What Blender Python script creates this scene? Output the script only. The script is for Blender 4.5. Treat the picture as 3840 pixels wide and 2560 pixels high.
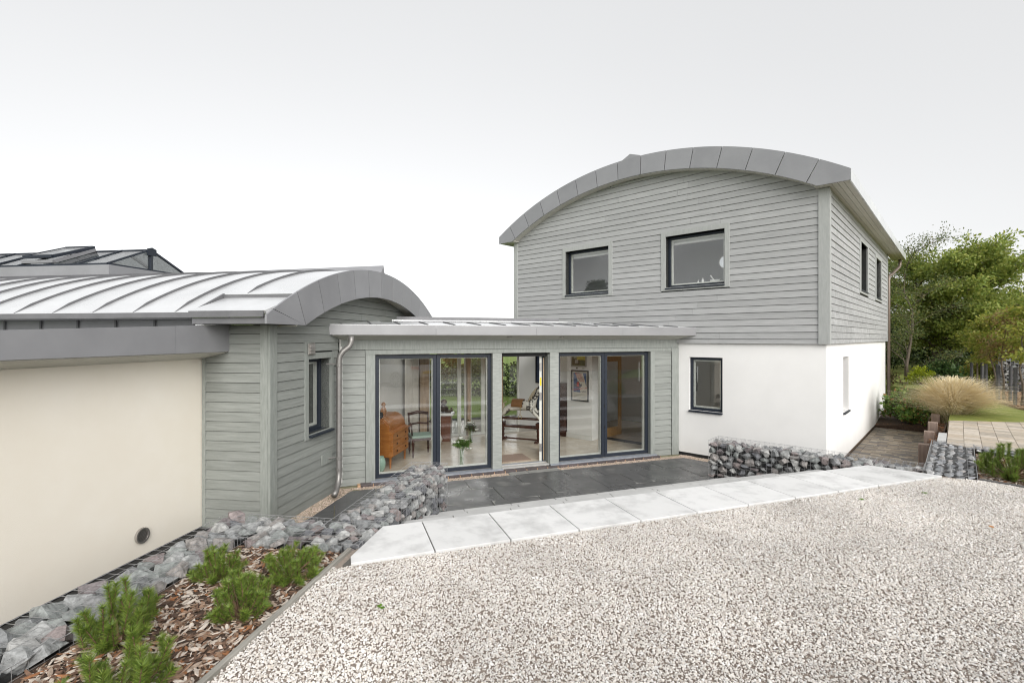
import bpy, bmesh, math, random
import numpy as np
from mathutils import Vector, Matrix, noise as mnoise
R = math.radians
rng = random.Random(7)
for _o in list(bpy.data.objects): bpy.data.objects.remove(_o)
S = bpy.context.scene
COL = S.collection
# ------------------------------------------------------------------ camera
cam = bpy.data.cameras.new('camera'); camo = bpy.data.objects.new('camera', cam); COL.objects.link(camo)
EYE = 2.77
camo.location = (0, 0, EYE); camo.rotation_euler = (R(90), 0, 0)
cam.sensor_width = 36; cam.lens = 17.016; cam.shift_y = -14/3840
cam.clip_start = .05; cam.clip_end = 3000
S.camera = camo
# ------------------------------------------------------------------ world: bright overcast sky
SUN_EL, SUN_AZ = 30, 160          # azimuth clockwise from +Y: behind the camera, a little to its right
W = bpy.data.worlds.new('World'); S.world = W; W.use_nodes = True
wn, wl = W.node_tree.nodes, W.node_tree.links
wn.clear()
w_out = wn.new('ShaderNodeOutputWorld'); w_add = wn.new('ShaderNodeAddShader')
w_sky = wn.new('ShaderNodeTexSky'); w_sky.sky_type = 'NISHITA'; w_sky.sun_disc = False
w_sky.sun_elevation = R(SUN_EL); w_sky.sun_rotation = R(SUN_AZ)
w_b1 = wn.new('ShaderNodeBackground'); w_b1.inputs['Strength'].default_value = .05
w_hs = wn.new('ShaderNodeHueSaturation'); w_hs.inputs['Saturation'].default_value = .08
wl.new(w_sky.outputs[0], w_hs.inputs['Color']); wl.new(w_hs.outputs[0], w_b1.inputs['Color'])
w_tc = wn.new('ShaderNodeTexCoord'); w_sep = wn.new('ShaderNodeSeparateXYZ')
wl.new(w_tc.outputs['Generated'], w_sep.inputs[0])
w_rmp = wn.new('ShaderNodeValToRGB')      # cloud layer: whitest low down, slightly greyer overhead
for _e in range(3): w_rmp.color_ramp.elements.new(.5)
for _e, (_p, _c) in zip(w_rmp.color_ramp.elements, ((0, (.25, .25, .248)), (.16, (.172, .172, .171)), (.39, (.206, .206, .206)), (.57, (.228, .229, .230)), (1, (.27, .271, .272)))): _e.position = _p; _e.color = (*_c, 1)
w_b2 = wn.new('ShaderNodeBackground'); w_b2.inputs['Strength'].default_value = 1.0
wl.new(w_sep.outputs['Z'], w_rmp.inputs[0])
w_nz = wn.new('ShaderNodeTexNoise'); w_nz.inputs['Scale'].default_value = 1.6; w_nz.inputs['Detail'].default_value = 3
w_mp = wn.new('ShaderNodeMapRange'); w_mp.inputs['To Min'].default_value = .95; w_mp.inputs['To Max'].default_value = 1.05
wl.new(w_tc.outputs['Generated'], w_nz.inputs['Vector']); wl.new(w_nz.outputs[0], w_mp.inputs[0])
w_mx = wn.new('ShaderNodeMix'); w_mx.data_type = 'RGBA'; w_mx.blend_type = 'MULTIPLY'; w_mx.inputs[0].default_value = 1
wl.new(w_rmp.outputs[0], w_mx.inputs[6]); wl.new(w_mp.outputs[0], w_mx.inputs[7])
wl.new(w_mx.outputs[2], w_b2.inputs['Color'])
wl.new(w_b1.outputs[0], w_add.inputs[0]); wl.new(w_b2.outputs[0], w_add.inputs[1]); wl.new(w_add.outputs[0], w_out.inputs[0])
sun = bpy.data.lights.new('sun', 'SUN'); sun.energy = 1.5; sun.angle = R(50); sun.color = (1, .97, .93)
suno = bpy.data.objects.new('sun', sun); COL.objects.link(suno)
_d = Vector((math.sin(R(SUN_AZ))*math.cos(R(SUN_EL)), math.cos(R(SUN_AZ))*math.cos(R(SUN_EL)), math.sin(R(SUN_EL))))
suno.rotation_euler = _d.to_track_quat('Z', 'Y').to_euler()
S.view_settings.view_transform = 'Standard'; S.view_settings.look = 'None'
S.view_settings.exposure = 1.13; S.view_settings.gamma = 1; S.view_settings.use_curve_mapping = False
S.render.engine = 'CYCLES'
S.cycles.use_denoising = True; S.cycles.max_bounces = 8; S.cycles.transparent_max_bounces = 16
S.cycles.caustics_reflective = False; S.cycles.caustics_refractive = False
S.cycles.sample_clamp_indirect = 6
S.cycles.pixel_filter_type = 'BLACKMAN_HARRIS'; S.cycles.filter_width = 1.1

# ------------------------------------------------------------------ materials
MATS = {}
def nd(nt, t, **kw):
    n = nt.nodes.new(t)
    for k, v in kw.items():
        if hasattr(n, k): setattr(n, k, v)
        else: n.inputs[k.replace('_', ' ')].default_value = v
    return n
def M(name, c1, c2=None, scale=8, rough=.6, bump=0, bscale=None, detail=4, metal=0, stretch=(1, 1, 1), rot=0,
      island=0, inst=0, rough2=None, spec=None, pos=True, c3=None, dist=.01, streak=0):
    """one procedural surface: two or three tones by noise, optional random tone per piece, optional relief"""
    if name in MATS: return MATS[name]
    m = bpy.data.materials.new(name); m.use_nodes = True; MATS[name] = m
    nt = m.node_tree; bs = nt.nodes['Principled BSDF']; L = nt.links
    bs.inputs['Roughness'].default_value = rough; bs.inputs['Metallic'].default_value = metal
    if spec is not None: bs.inputs['Specular IOR Level'].default_value = spec
    c1 = (*c1, 1); m.diffuse_color = c1
    bs.inputs['Base Color'].default_value = c1
    src = nd(nt, 'ShaderNodeNewGeometry').outputs['Position'] if pos else nd(nt, 'ShaderNodeTexCoord').outputs['Object']
    if rot or stretch != (1, 1, 1):
        r_ = nd(nt, 'ShaderNodeMapping'); r_.inputs['Rotation'].default_value = (0, 0, -rot)
        s_ = nd(nt, 'ShaderNodeMapping'); s_.inputs['Scale'].default_value = stretch
        L.new(src, r_.inputs[0]); L.new(r_.outputs[0], s_.inputs[0]); src = s_.outputs[0]
    col = None
    if c2 is not None:
        n = nd(nt, 'ShaderNodeTexNoise', Scale=scale, Detail=detail, Roughness=.6)
        L.new(src, n.inputs['Vector'])
        rp = nd(nt, 'ShaderNodeValToRGB'); e = rp.color_ramp.elements
        e[0].position = .32; e[0].color = c1; e[1].position = .68; e[1].color = (*c2, 1)
        if c3 is not None:
            x = e.new(.52); x.color = (*c3, 1)
        L.new(n.outputs[0], rp.inputs[0]); col = rp.outputs[0]
        if rough2 is not None:
            mr = nd(nt, 'ShaderNodeMapRange', From_Min=.35, From_Max=.65, To_Min=rough, To_Max=rough2)
            L.new(n.outputs[0], mr.inputs[0]); L.new(mr.outputs[0], bs.inputs['Roughness'])
    if island or inst:
        ri = nd(nt, 'ShaderNodeNewGeometry').outputs['Random Per Island'] if island else nd(nt, 'ShaderNodeObjectInfo').outputs['Random']
        a = island or inst
        mr = nd(nt, 'ShaderNodeMapRange', To_Min=1-a, To_Max=1+a); L.new(ri, mr.inputs[0])
        mx = nd(nt, 'ShaderNodeMix', data_type='RGBA', blend_type='MULTIPLY'); mx.inputs[0].default_value = 1
        if col is not None: L.new(col, mx.inputs[6])
        else: mx.inputs[6].default_value = c1
        L.new(mr.outputs[0], mx.inputs[7]); col = mx.outputs[2]
    if streak:      # run-off stains and bleached patches
        sp = nd(nt, 'ShaderNodeMapping'); sp.inputs['Scale'].default_value = (26, 26, 5); L.new(nd(nt, 'ShaderNodeNewGeometry').outputs['Position'], sp.inputs[0])
        sn = nd(nt, 'ShaderNodeTexNoise', Scale=1.0, Detail=6, Roughness=.7); L.new(sp.outputs[0], sn.inputs['Vector'])
        sr = nd(nt, 'ShaderNodeMapRange', From_Min=.36, From_Max=.56, To_Min=1-streak, To_Max=1.1); L.new(sn.outputs[0], sr.inputs[0])
        mx = nd(nt, 'ShaderNodeMix', data_type='RGBA', blend_type='MULTIPLY'); mx.inputs[0].default_value = 1
        L.new(col, mx.inputs[6]); L.new(sr.outputs[0], mx.inputs[7]); col = mx.outputs[2]
    if col is not None: L.new(col, bs.inputs['Base Color'])
    if bump:
        n2 = nd(nt, 'ShaderNodeTexNoise', Scale=bscale or scale*4, Detail=4, Roughness=.65)
        L.new(src, n2.inputs['Vector'])
        b = nd(nt, 'ShaderNodeBump', Strength=bump, Distance=dist); L.new(n2.outputs[0], b.inputs['Height'])
        L.new(b.outputs[0], bs.inputs['Normal'])
    return m
def palette(name, cols, rough=.8, scale=14, bump=.5, bscale=30, island=False, vary=.25, dist=.01, pos=True):
    """pieces that each take one tone of a palette (stones, pavers, chips, leaves)"""
    if name in MATS: return MATS[name]
    m = bpy.data.materials.new(name); m.use_nodes = True; MATS[name] = m
    nt = m.node_tree; bs = nt.nodes['Principled BSDF']; L = nt.links
    bs.inputs['Roughness'].default_value = rough
    ri = nd(nt, 'ShaderNodeNewGeometry').outputs['Random Per Island'] if island else nd(nt, 'ShaderNodeObjectInfo').outputs['Random']
    rp = nd(nt, 'ShaderNodeValToRGB'); rp.color_ramp.interpolation = 'CONSTANT' if len(cols) > 3 else 'LINEAR'
    e = rp.color_ramp.elements
    while len(e) < len(cols): e.new(.5)
    for i, c in enumerate(cols):
        e[i].position = i/len(cols) if len(cols) > 3 else i/max(1, len(cols)-1); e[i].color = (*c, 1)
    L.new(ri, rp.inputs[0])
    src = nd(nt, 'ShaderNodeNewGeometry').outputs['Position'] if pos else nd(nt, 'ShaderNodeTexCoord').outputs['Object']
    n = nd(nt, 'ShaderNodeTexNoise', Scale=scale, Detail=5, Roughness=.65); L.new(src, n.inputs['Vector'])
    mr = nd(nt, 'ShaderNodeMapRange', From_Min=.3, From_Max=.7, To_Min=1-vary, To_Max=1+vary); L.new(n.outputs[0], mr.inputs[0])
    mx = nd(nt, 'ShaderNodeMix', data_type='RGBA', blend_type='MULTIPLY'); mx.inputs[0].default_value = 1
    L.new(rp.outputs[0], mx.inputs[6]); L.new(mr.outputs[0], mx.inputs[7]); L.new(mx.outputs[2], bs.inputs['Base Color'])
    if bump:
        n2 = nd(nt, 'ShaderNodeTexNoise', Scale=bscale, Detail=4); L.new(src, n2.inputs['Vector'])
        b = nd(nt, 'ShaderNodeBump', Strength=bump, Distance=dist); L.new(n2.outputs[0], b.inputs['Height']); L.new(b.outputs[0], bs.inputs['Normal'])
    return m
def leafmat(name, cols, trans=.35, rough=.55):
    if name in MATS: return MATS[name]
    m = bpy.data.materials.new(name); m.use_nodes = True; MATS[name] = m
    nt = m.node_tree; bs = nt.nodes['Principled BSDF']; L = nt.links; out = nt.nodes['Material Output']
    bs.inputs['Roughness'].default_value = rough
    ri = nd(nt, 'ShaderNodeNewGeometry').outputs['Random Per Island']
    rp = nd(nt, 'ShaderNodeValToRGB'); e = rp.color_ramp.elements
    while len(e) < len(cols): e.new(.5)
    for i, c in enumerate(cols): e[i].position = i/(len(cols)-1); e[i].color = (*c, 1)
    L.new(ri, rp.inputs[0]); L.new(rp.outputs[0], bs.inputs['Base Color'])
    if trans:
        tr = nd(nt, 'ShaderNodeBsdfTranslucent'); L.new(rp.outputs[0], tr.inputs[0])
        mx = nd(nt, 'ShaderNodeMixShader'); mx.inputs[0].default_value = trans
        L.new(bs.outputs[0], mx.inputs[1]); L.new(tr.outputs[0], mx.inputs[2]); L.new(mx.outputs[0], out.inputs[0])
    return m
def glassmat(name='glass', tint=(.985, .993, .99), ior=1.9):
    if name in MATS: return MATS[name]
    m = bpy.data.materials.new(name); m.use_nodes = True; MATS[name] = m
    nt = m.node_tree; L = nt.links; nt.nodes.remove(nt.nodes['Principled BSDF']); out = nt.nodes['Material Output']
    t = nd(nt, 'ShaderNodeBsdfTransparent'); t.inputs[0].default_value = (*tint, 1)
    g = nd(nt, 'ShaderNodeBsdfGlossy'); g.inputs['Roughness'].default_value = 0
    f = nd(nt, 'ShaderNodeFresnel')
    bf = nd(nt, 'ShaderNodeNewGeometry'); io = nd(nt, 'ShaderNodeMapRange', To_Min=ior, To_Max=1/ior); L.new(bf.outputs['Backfacing'], io.inputs[0]); L.new(io.outputs[0], f.inputs['IOR'])   # same mirror strength on both faces
    mx = nd(nt, 'ShaderNodeMixShader'); L.new(f.outputs[0], mx.inputs[0]); L.new(t.outputs[0], mx.inputs[1]); L.new(g.outputs[0], mx.inputs[2])
    L.new(mx.outputs[0], out.inputs[0]); return m

# ------------------------------------------------------------------ mesh helpers
class Fr:
    """a wall's own frame: t along it, o out of it, z up"""
    def __init__(s, P, D, N): s.P, s.D, s.N = P, D, N; s.ang = math.atan2(D[1], D[0])
    def __call__(s, t, o, z): return (s.P[0]+s.D[0]*t+s.N[0]*o, s.P[1]+s.D[1]*t+s.N[1]*o, z)
class MB:
    def __init__(s): s.v, s.f = [], []
    def add(s, v, f):
        n = len(s.v); s.v += [tuple(p) for p in v]; s.f += [tuple(i+n for i in q) for q in f]; return s
    def hexa(s, p):   # 8 points: bottom loop 0-3, top loop 4-7
        return s.add(p, [(3, 2, 1, 0), (4, 5, 6, 7), (0, 1, 5, 4), (1, 2, 6, 5), (2, 3, 7, 6), (3, 0, 4, 7)])
    def box(s, x0, x1, y0, y1, z0, z1):
        return s.hexa([(x0, y0, z0), (x1, y0, z0), (x1, y1, z0), (x0, y1, z0), (x0, y0, z1), (x1, y0, z1), (x1, y1, z1), (x0, y1, z1)])
    def fbox(s, fr, t0, t1, o0, o1, z0, z1):
        return s.hexa([fr(t0, o0, z0), fr(t1, o0, z0), fr(t1, o1, z0), fr(t0, o1, z0), fr(t0, o0, z1), fr(t1, o0, z1), fr(t1, o1, z1), fr(t0, o1, z1)])
    def prism(s, a, b):   # two matching loops
        n = len(a); f = [tuple(range(n))[::-1], tuple(range(n, 2*n))]
        f += [(i, (i+1) % n, n+(i+1) % n, n+i) for i in range(n)]
        return s.add(list(a)+list(b), f)
    def slab(s, poly, z0, z1): return s.prism([(x, y, z0) for x, y in poly], [(x, y, z1) for x, y in poly])
    def tube(s, path, r, n=6, caps=True):
        path = [Vector(p) for p in path]; rs = r if isinstance(r, (list, tuple)) else [r]*len(path)
        V, Fc = [], []; up = None
        for i, p in enumerate(path):
            d = (path[min(i+1, len(path)-1)]-path[max(i-1, 0)])
            d = d.normalized() if d.length > 1e-9 else Vector((0, 0, 1))
            if up is None: up = d.orthogonal().normalized()
            up = (up-d*up.dot(d)); up = up.normalized() if up.length > 1e-6 else d.orthogonal().normalized()
            sd = d.cross(up)
            for k in range(n):
                a = 2*math.pi*k/n; V.append(p+(up*math.cos(a)+sd*math.sin(a))*rs[i])
        for i in range(len(path)-1):
            for k in range(n): Fc.append((i*n+k, i*n+(k+1) % n, (i+1)*n+(k+1) % n, (i+1)*n+k))
        if caps: Fc += [tuple(range(n))[::-1], tuple(range((len(path)-1)*n, len(path)*n))]
        return s.add(V, Fc)
    def lathe(s, c, prof, n=16):
        V, Fc = [], []
        for r, z in prof:
            for k in range(n):
                a = 2*math.pi*k/n; V.append((c[0]+r*math.cos(a), c[1]+r*math.sin(a), c[2]+z))
        for i in range(len(prof)-1):
            for k in range(n): Fc.append((i*n+k, i*n+(k+1) % n, (i+1)*n+(k+1) % n, (i+1)*n+k))
        Fc += [tuple(range(n))[::-1], tuple(range((len(prof)-1)*n, len(prof)*n))]
        return s.add(V, Fc)
    def ball(s, c, r, sc=(1, 1, 1), n=10, m=7):
        return s.lathe_xyz(c, r, sc, n, m)
    def lathe_xyz(s, c, r, sc, n, m):
        V, Fc = [], []
        for i in range(m+1):
            th = math.pi*(i/m)*.98+.03
            for k in range(n):
                a = 2*math.pi*k/n
                V.append((c[0]+r*sc[0]*math.sin(th)*math.cos(a), c[1]+r*sc[1]*math.sin(th)*math.sin(a), c[2]-r*sc[2]*math.cos(th)))
        for i in range(m):
            for k in range(n): Fc.append((i*n+k, i*n+(k+1) % n, (i+1)*n+(k+1) % n, (i+1)*n+k))
        Fc += [tuple(range(n))[::-1], tuple(range(m*n, m*n+n))]
        return s.add(V, Fc)
    def quad(s, a, b, c, d): return s.add([a, b, c, d], [(0, 1, 2, 3)])
    def build(s, name, mat, parent=None, smooth=False, bevel=0, **tags):
        v = s.v
        if not v: return None
        xs = np.array(v, dtype=float); c = (xs.min(0)+xs.max(0))/2
        me = bpy.data.meshes.new(name); me.from_pydata((xs-c).tolist(), [], s.f)
        for mm in (mat if isinstance(mat, (list, tuple)) else [mat]): me.materials.append(mm)
        if smooth: me.shade_smooth()
        me.update()
        o = bpy.data.objects.new(name, me); COL.objects.link(o)
        o.location = c
        if parent is not None:
            o.parent = parent; o.location = Vector(c)-WL[parent.name]
        WL[o.name] = Vector(c)
        if bevel:
            b = o.modifiers.new('bevel', 'BEVEL'); b.width = bevel; b.segments = 2; b.limit_method = 'ANGLE'
        for k, t in tags.items(): o[k] = t
        return o
WL = {}
def thing(name, loc, label, cat, group=None, **kw):
    o = bpy.data.objects.new(name, None); COL.objects.link(o); o.location = loc; WL[o.name] = Vector(loc)
    o.empty_display_size = .2
    o['label'] = label; o['category'] = cat
    if group: o['group'] = group
    for k, v in kw.items(): o[k] = v
    return o
def node(name, loc, parent):
    """an Empty inside a thing"""
    o = bpy.data.objects.new(name, None); COL.objects.link(o); o.parent = parent; o.location = Vector(loc)-WL[parent.name]; WL[o.name] = Vector(loc)
    return o
def tag(o, label, cat, group=None):
    o['label'] = label; o['category'] = cat
    if group: o['group'] = group
    return o
def inst(name, me, loc, parent, rot=(0, 0, 0), scale=(1, 1, 1), **tags):
    o = bpy.data.objects.new(name, me); COL.objects.link(o)
    o.parent = parent; o.location = Vector(loc)-(WL[parent.name] if parent else Vector((0, 0, 0))); o.rotation_euler = rot; o.scale = scale
    WL[o.name] = Vector(loc)
    for k, t in tags.items(): o[k] = t
    return o
def text(body, fr_fn, size, mat, name, parent, normal_ang, align='CENTER', shear=0, zrot=0):
    """flat lettering standing in a vertical plane; normal_ang is the heading of the line of text"""
    cu = bpy.data.curves.new(name, 'FONT'); cu.body = body; cu.size = size; cu.align_x = align; cu.shear = shear; cu.extrude = .0006
    cu.resolution_u = 2
    o = bpy.data.objects.new(name, cu); COL.objects.link(o)
    me = bpy.data.meshes.new_from_object(o.evaluated_get(bpy.context.evaluated_depsgraph_get()))
    bpy.data.objects.remove(o)
    me.materials.clear(); me.materials.append(mat)
    q = inst(name, me, fr_fn, parent)
    q.rotation_euler = (Matrix.Rotation(normal_ang, 4, 'Z') @ Matrix.Rotation(R(90), 4, 'X') @ Matrix.Rotation(zrot, 4, 'Z')).to_euler()
    return q
# ------------------------------------------------------------------ wall frames (plan of the place)
HL, HS = (-.7346, .6785), (.6786, .7345)
HF = Fr((6.185, 9.52), HL, (-.6786, -.7345))        # two storey house, front (t runs left)
HR = Fr((6.185, 9.52), HS, (.7346, -.6785))         # two storey house, right side
LK = Fr((3.96, 11.575), (-.9423, -.3347), (.3347, -.9423))   # glazed link, front (t runs left from house)
G, E1 = (.147, .989), (.989, -.147)
GB = Fr((-3.49, 6.96), G, E1)                        # barrel wing, gable (t runs back)
RT = Fr((-3.49, 6.96), (-.989, .147), (-.147, -.989))  # barrel wing, return to the rendered wall (t runs left)
CR = Fr((-4.548, 7.117), (-.147, -.989), E1)         # rendered wall (t runs toward the viewer)
UV = Fr((0, 0), E1, G)                               # gabion frame: t = u, o = v
def ground(x, y): return (x, y)

# ------------------------------------------------------------------ shared materials
PAINT = (.33, .348, .332)
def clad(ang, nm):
    # upstairs the paint has bleached to a neutral grey; lower walls are greener, with shade painted into their darker tone
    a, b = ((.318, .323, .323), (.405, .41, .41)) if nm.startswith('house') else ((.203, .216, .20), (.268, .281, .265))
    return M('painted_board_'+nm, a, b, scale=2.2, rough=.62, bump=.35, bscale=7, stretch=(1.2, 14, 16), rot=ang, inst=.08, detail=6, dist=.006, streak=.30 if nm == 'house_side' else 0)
TRIMW = M('painted_trim_shaded', (.225, .242, .224), (.29, .307, .288), scale=5, rough=.6, bump=.25, bscale=40, stretch=(6, 6, 1), inst=.04, dist=.004)  # lower wall trim: greener paint, darkened further to carry shade in the colour
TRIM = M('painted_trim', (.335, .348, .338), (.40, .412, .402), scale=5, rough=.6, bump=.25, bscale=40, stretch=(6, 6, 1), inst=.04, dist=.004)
DARKGAP = M('dark_battens', (.03, .032, .03), rough=.9)
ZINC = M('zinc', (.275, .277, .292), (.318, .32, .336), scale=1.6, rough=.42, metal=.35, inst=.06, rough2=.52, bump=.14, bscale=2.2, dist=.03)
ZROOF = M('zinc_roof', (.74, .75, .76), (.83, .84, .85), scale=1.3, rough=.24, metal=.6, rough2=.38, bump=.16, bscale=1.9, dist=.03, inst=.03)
ZDARK = M('zinc_dark', (.15, .15, .158), (.19, .19, .198), scale=3, rough=.5, metal=.3)
FRAME = M('anthracite_frame', (.016, .021, .031), (.022, .028, .04), scale=20, rough=.42, spec=.35)
WHITEFR = M('pale_inner_frame', (.62, .63, .58), (.68, .69, .64), scale=9, rough=.45)
GLASS = glassmat()
SOFFIT = M('soffit_board', (.56, .55, .50), (.64, .63, .58), scale=3, rough=.6, stretch=(1, 8, 8), inst=.04, bump=.15, bscale=20)
RENDER = M('white_render', (.80, .795, .78), (.87, .865, .85), scale=.8, c3=(.84, .835, .82), rough=.9, bump=.35, bscale=160, detail=6, dist=.004)
CREAM = M('cream_render', (.85, .785, .68), (.895, .845, .755), scale=.7, rough=.92, c3=(.87, .815, .715), bump=.4, bscale=150, detail=6, dist=.005)
BLACK = M('black_plinth', (.015, .015, .015), rough=.8)
STEEL = M('stainless', (.42, .40, .38), (.5, .48, .46), scale=20, rough=.35, metal=.85)
PIPE = M('galvanised_pipe', (.23, .22, .21), (.28, .27, .26), scale=5, rough=.4, metal=.6, rough2=.48)

# ------------------------------------------------------------------ wall builders
def wall_with_holes(fr, t0, t1, z0, z1, holes, o0, o1, name, mat, parent, mb=None):
    ts = sorted({t0, t1, *[h[0] for h in holes], *[h[1] for h in holes]}); zs = sorted({z0, z1, *[h[2] for h in holes], *[h[3] for h in holes]})
    ts = [t for t in ts if t0 <= t <= t1]; zs = [z for z in zs if z0 <= z <= z1]
    ind = {}; m = mb or MB(); T, Z = len(ts), len(zs)
    solid = lambda i, k: 0 <= i < T-1 and 0 <= k < Z-1 and not any(h[0] <= (ts[i]+ts[i+1])/2 <= h[1] and h[2] <= (zs[k]+zs[k+1])/2 <= h[3] for h in holes)
    for i in range(T-1):
        for k in range(Z-1):
            if not solid(i, k): continue
            a, b, c, d = ts[i], ts[i+1], zs[k], zs[k+1]
            m.quad(fr(a, o1, c), fr(b, o1, c), fr(b, o1, d), fr(a, o1, d)); m.quad(fr(a, o0, d), fr(b, o0, d), fr(b, o0, c), fr(a, o0, c))
            if not solid(i-1, k): m.quad(fr(a, o0, c), fr(a, o1, c), fr(a, o1, d), fr(a, o0, d))
            if not solid(i+1, k): m.quad(fr(b, o1, c), fr(b, o0, c), fr(b, o0, d), fr(b, o1, d))
            if not solid(i, k-1): m.quad(fr(a, o1, c), fr(a, o0, c), fr(b, o0, c), fr(b, o1, c))
            if not solid(i, k+1): m.quad(fr(a, o0, d), fr(a, o1, d), fr(b, o1, d), fr(b, o0, d))
    if mb is None:
        o = m.build(name, mat, parent)
        bm = bmesh.new(); bm.from_mesh(o.data); bmesh.ops.remove_doubles(bm, verts=bm.verts, dist=1e-5); bmesh.ops.recalc_face_normals(bm, faces=bm.faces); bm.to_mesh(o.data); bm.free()
        return o
PITCH = .1415
def boards(fr, t0, t1, z0, z1, holes, parent, mat, arch=None, split=3.3, seed=0, first=None):
    rg = random.Random(seed); k = 0; zb = z0
    while zb < z1-.02:
        zt = min(zb+(first if (first and k == 0) else PITCH), z1); hi = zt-.007
        segs = [(t0, t1)]
        for h in holes:
            if min(h[3], hi)-max(h[2], zb) > .045:
                segs = [q for a, b in segs for q in ((a, min(b, h[0])), (max(a, h[1]), b)) if q[1]-q[0] > .03]
        cut = []
        for a, b in segs:
            x = a
            while b-x > split*1.25:
                w = split*rg.uniform(.55, 1.0); cut.append((x, x+w-.003)); x += w
            cut.append((x, b))
        for a, b in cut:
            lo_a = a; lo_b = b; hi_a = a; hi_b = b
            if arch:
                r0, r1 = arch(zb), arch(hi)
                if r0 is None: continue
                lo_a, lo_b = max(a, r0[0]), min(b, r0[1])
                if r1 is None: r1 = ((r0[0]+r0[1])/2-.02, (r0[0]+r0[1])/2+.02)
                hi_a, hi_b = min(max(a, r1[0]), b), max(min(b, r1[1]), a)
                if lo_b-lo_a < .02: continue
                hi_a = max(hi_a, lo_a); hi_b = min(hi_b, lo_b)
                if hi_b < hi_a: hi_a = hi_b = max(lo_a, min(lo_b, (hi_a+hi_b)/2))
            w = rg.uniform(-.0015, .0015)
            MB().hexa([fr(lo_a, .002, zb), fr(lo_b, .002, zb), fr(lo_b, .030+w, zb), fr(lo_a, .030+w, zb),
                       fr(hi_a, .002, hi), fr(hi_b, .002, hi), fr(hi_b, .016+w, hi), fr(hi_a, .016+w, hi)]).build('cladding_board', mat, parent)
        zb = zt; k += 1
def surround(fr, t0, t1, z0, z1, h, parent, out=.04, mat=None):
    """four trim boards round an opening h (t0,t1,z0,z1 outer)"""
    a, b, c, d = h
    for n, q in (('window_trim', (t0, a, z0, z1)), ('window_trim', (b, t1, z0, z1)), ('window_trim', (a, b, d, z1)), ('window_trim', (a, b, z0, c))):
        MB().fbox(fr, q[0], q[1], .0, out, q[2], q[3]).build(n, mat or TRIM, parent, bevel=.003)
def window(fr, t0, t1, z0, z1, depth, parent, sill_out=.075, inner=True, blind=None, handle=None, fw=.06, reveal=None, sill=True):
    """dark framed casement set back in its opening: frame > pane, inner beads, sill"""
    m = MB(); o0, o1 = -depth-.07, -depth; g = .003
    for q in ((t0+g, t0+fw, z0+g, z1-g), (t1-fw, t1-g, z0+g, z1-g), (t0+fw, t1-fw, z1-fw, z1-g), (t0+fw, t1-fw, z0+g, z0+fw)):
        m.fbox(fr, q[0], q[1], o0, o1, q[2], q[3])
    w = m.build('window', FRAME, parent, bevel=.004)
    MB().fbox(fr, t0+fw-.004, t1-fw+.004, o0+.02, o0+.042, z0+fw-.004, z1-fw+.004).build('pane', GLASS, w)
    if inner:
        m = MB(); b = .035
        for q in ((t0+fw, t0+fw+b, z0+fw, z1-fw), (t1-fw-b, t1-fw, z0+fw, z1-fw), (t0+fw+b, t1-fw-b, z1-fw-b, z1-fw), (t0+fw+b, t1-fw-b, z0+fw, z0+fw+b)):
            m.fbox(fr, q[0], q[1], o0-.03, o0+.017, q[2], q[3])
        m.build('inner_frame', WHITEFR, w)
    if sill:
        MB().hexa([fr(t0-.004, -depth, z0-.028), fr(t1+.004, -depth, z0-.028), fr(t1+.004, sill_out, z0-.045), fr(t0-.004, sill_out, z0-.045),
                   fr(t0-.004, -depth, z0+.006), fr(t1+.004, -depth, z0+.006), fr(t1+.004, sill_out, z0-.012), fr(t0-.004, sill_out, z0-.012)]).build('sill', FRAME, w, bevel=.003)
    if reveal is not None:
        m = MB()
        for q in ((t0-.02, t0, z0, z1), (t1, t1+.02, z0, z1), (t0-.02, t1+.02, z1, z1+.02)):
            m.fbox(fr, q[0], q[1], -depth-.06, reveal, q[2], q[3])
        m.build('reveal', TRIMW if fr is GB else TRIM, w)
    return w
def arc_pts(tc, zc, Rr, ta, tb, n):
    a0, a1 = math.atan2(math.sqrt(max(0, Rr*Rr-(ta-tc)**2)), ta-tc), math.atan2(math.sqrt(max(0, Rr*Rr-(tb-tc)**2)), tb-tc)
    return [(tc+Rr*math.cos(a0+(a1-a0)*i/n), zc+Rr*math.sin(a0+(a1-a0)*i/n)) for i in range(n+1)]
# ================================================================== TWO STOREY HOUSE
def clip(poly, px, py, nx, ny):
    """keep the part of a polygon on the side (p-P).n <= 0"""
    out = []
    for i in range(len(poly)):
        a, b = poly[i], poly[(i+1) % len(poly)]
        da, db = (a[0]-px)*nx+(a[1]-py)*ny, (b[0]-px)*nx+(b[1]-py)*ny
        if da <= 0: out.append(a)
        if da*db < 0:
            k = da/(da-db); out.append((a[0]+(b[0]-a[0])*k, a[1]+(b[1]-a[1])*k))
    return out
def clip_to(poly, region):
    """clip to a convex region given counter-clockwise"""
    for i in range(len(region)):
        a, b = region[i], region[(i+1) % len(region)]
        if len(poly) < 3: return []
        poly = clip(poly, a[0], a[1], b[1]-a[1], -(b[0]-a[0]))
    return poly if len(poly) > 2 else []
def area(p): return sum(p[i][0]*p[(i+1) % len(p)][1]-p[(i+1) % len(p)][0]*p[i][1] for i in range(len(p)))/2
def ccw(p): return p if area(p) > 0 else p[::-1]

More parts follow.
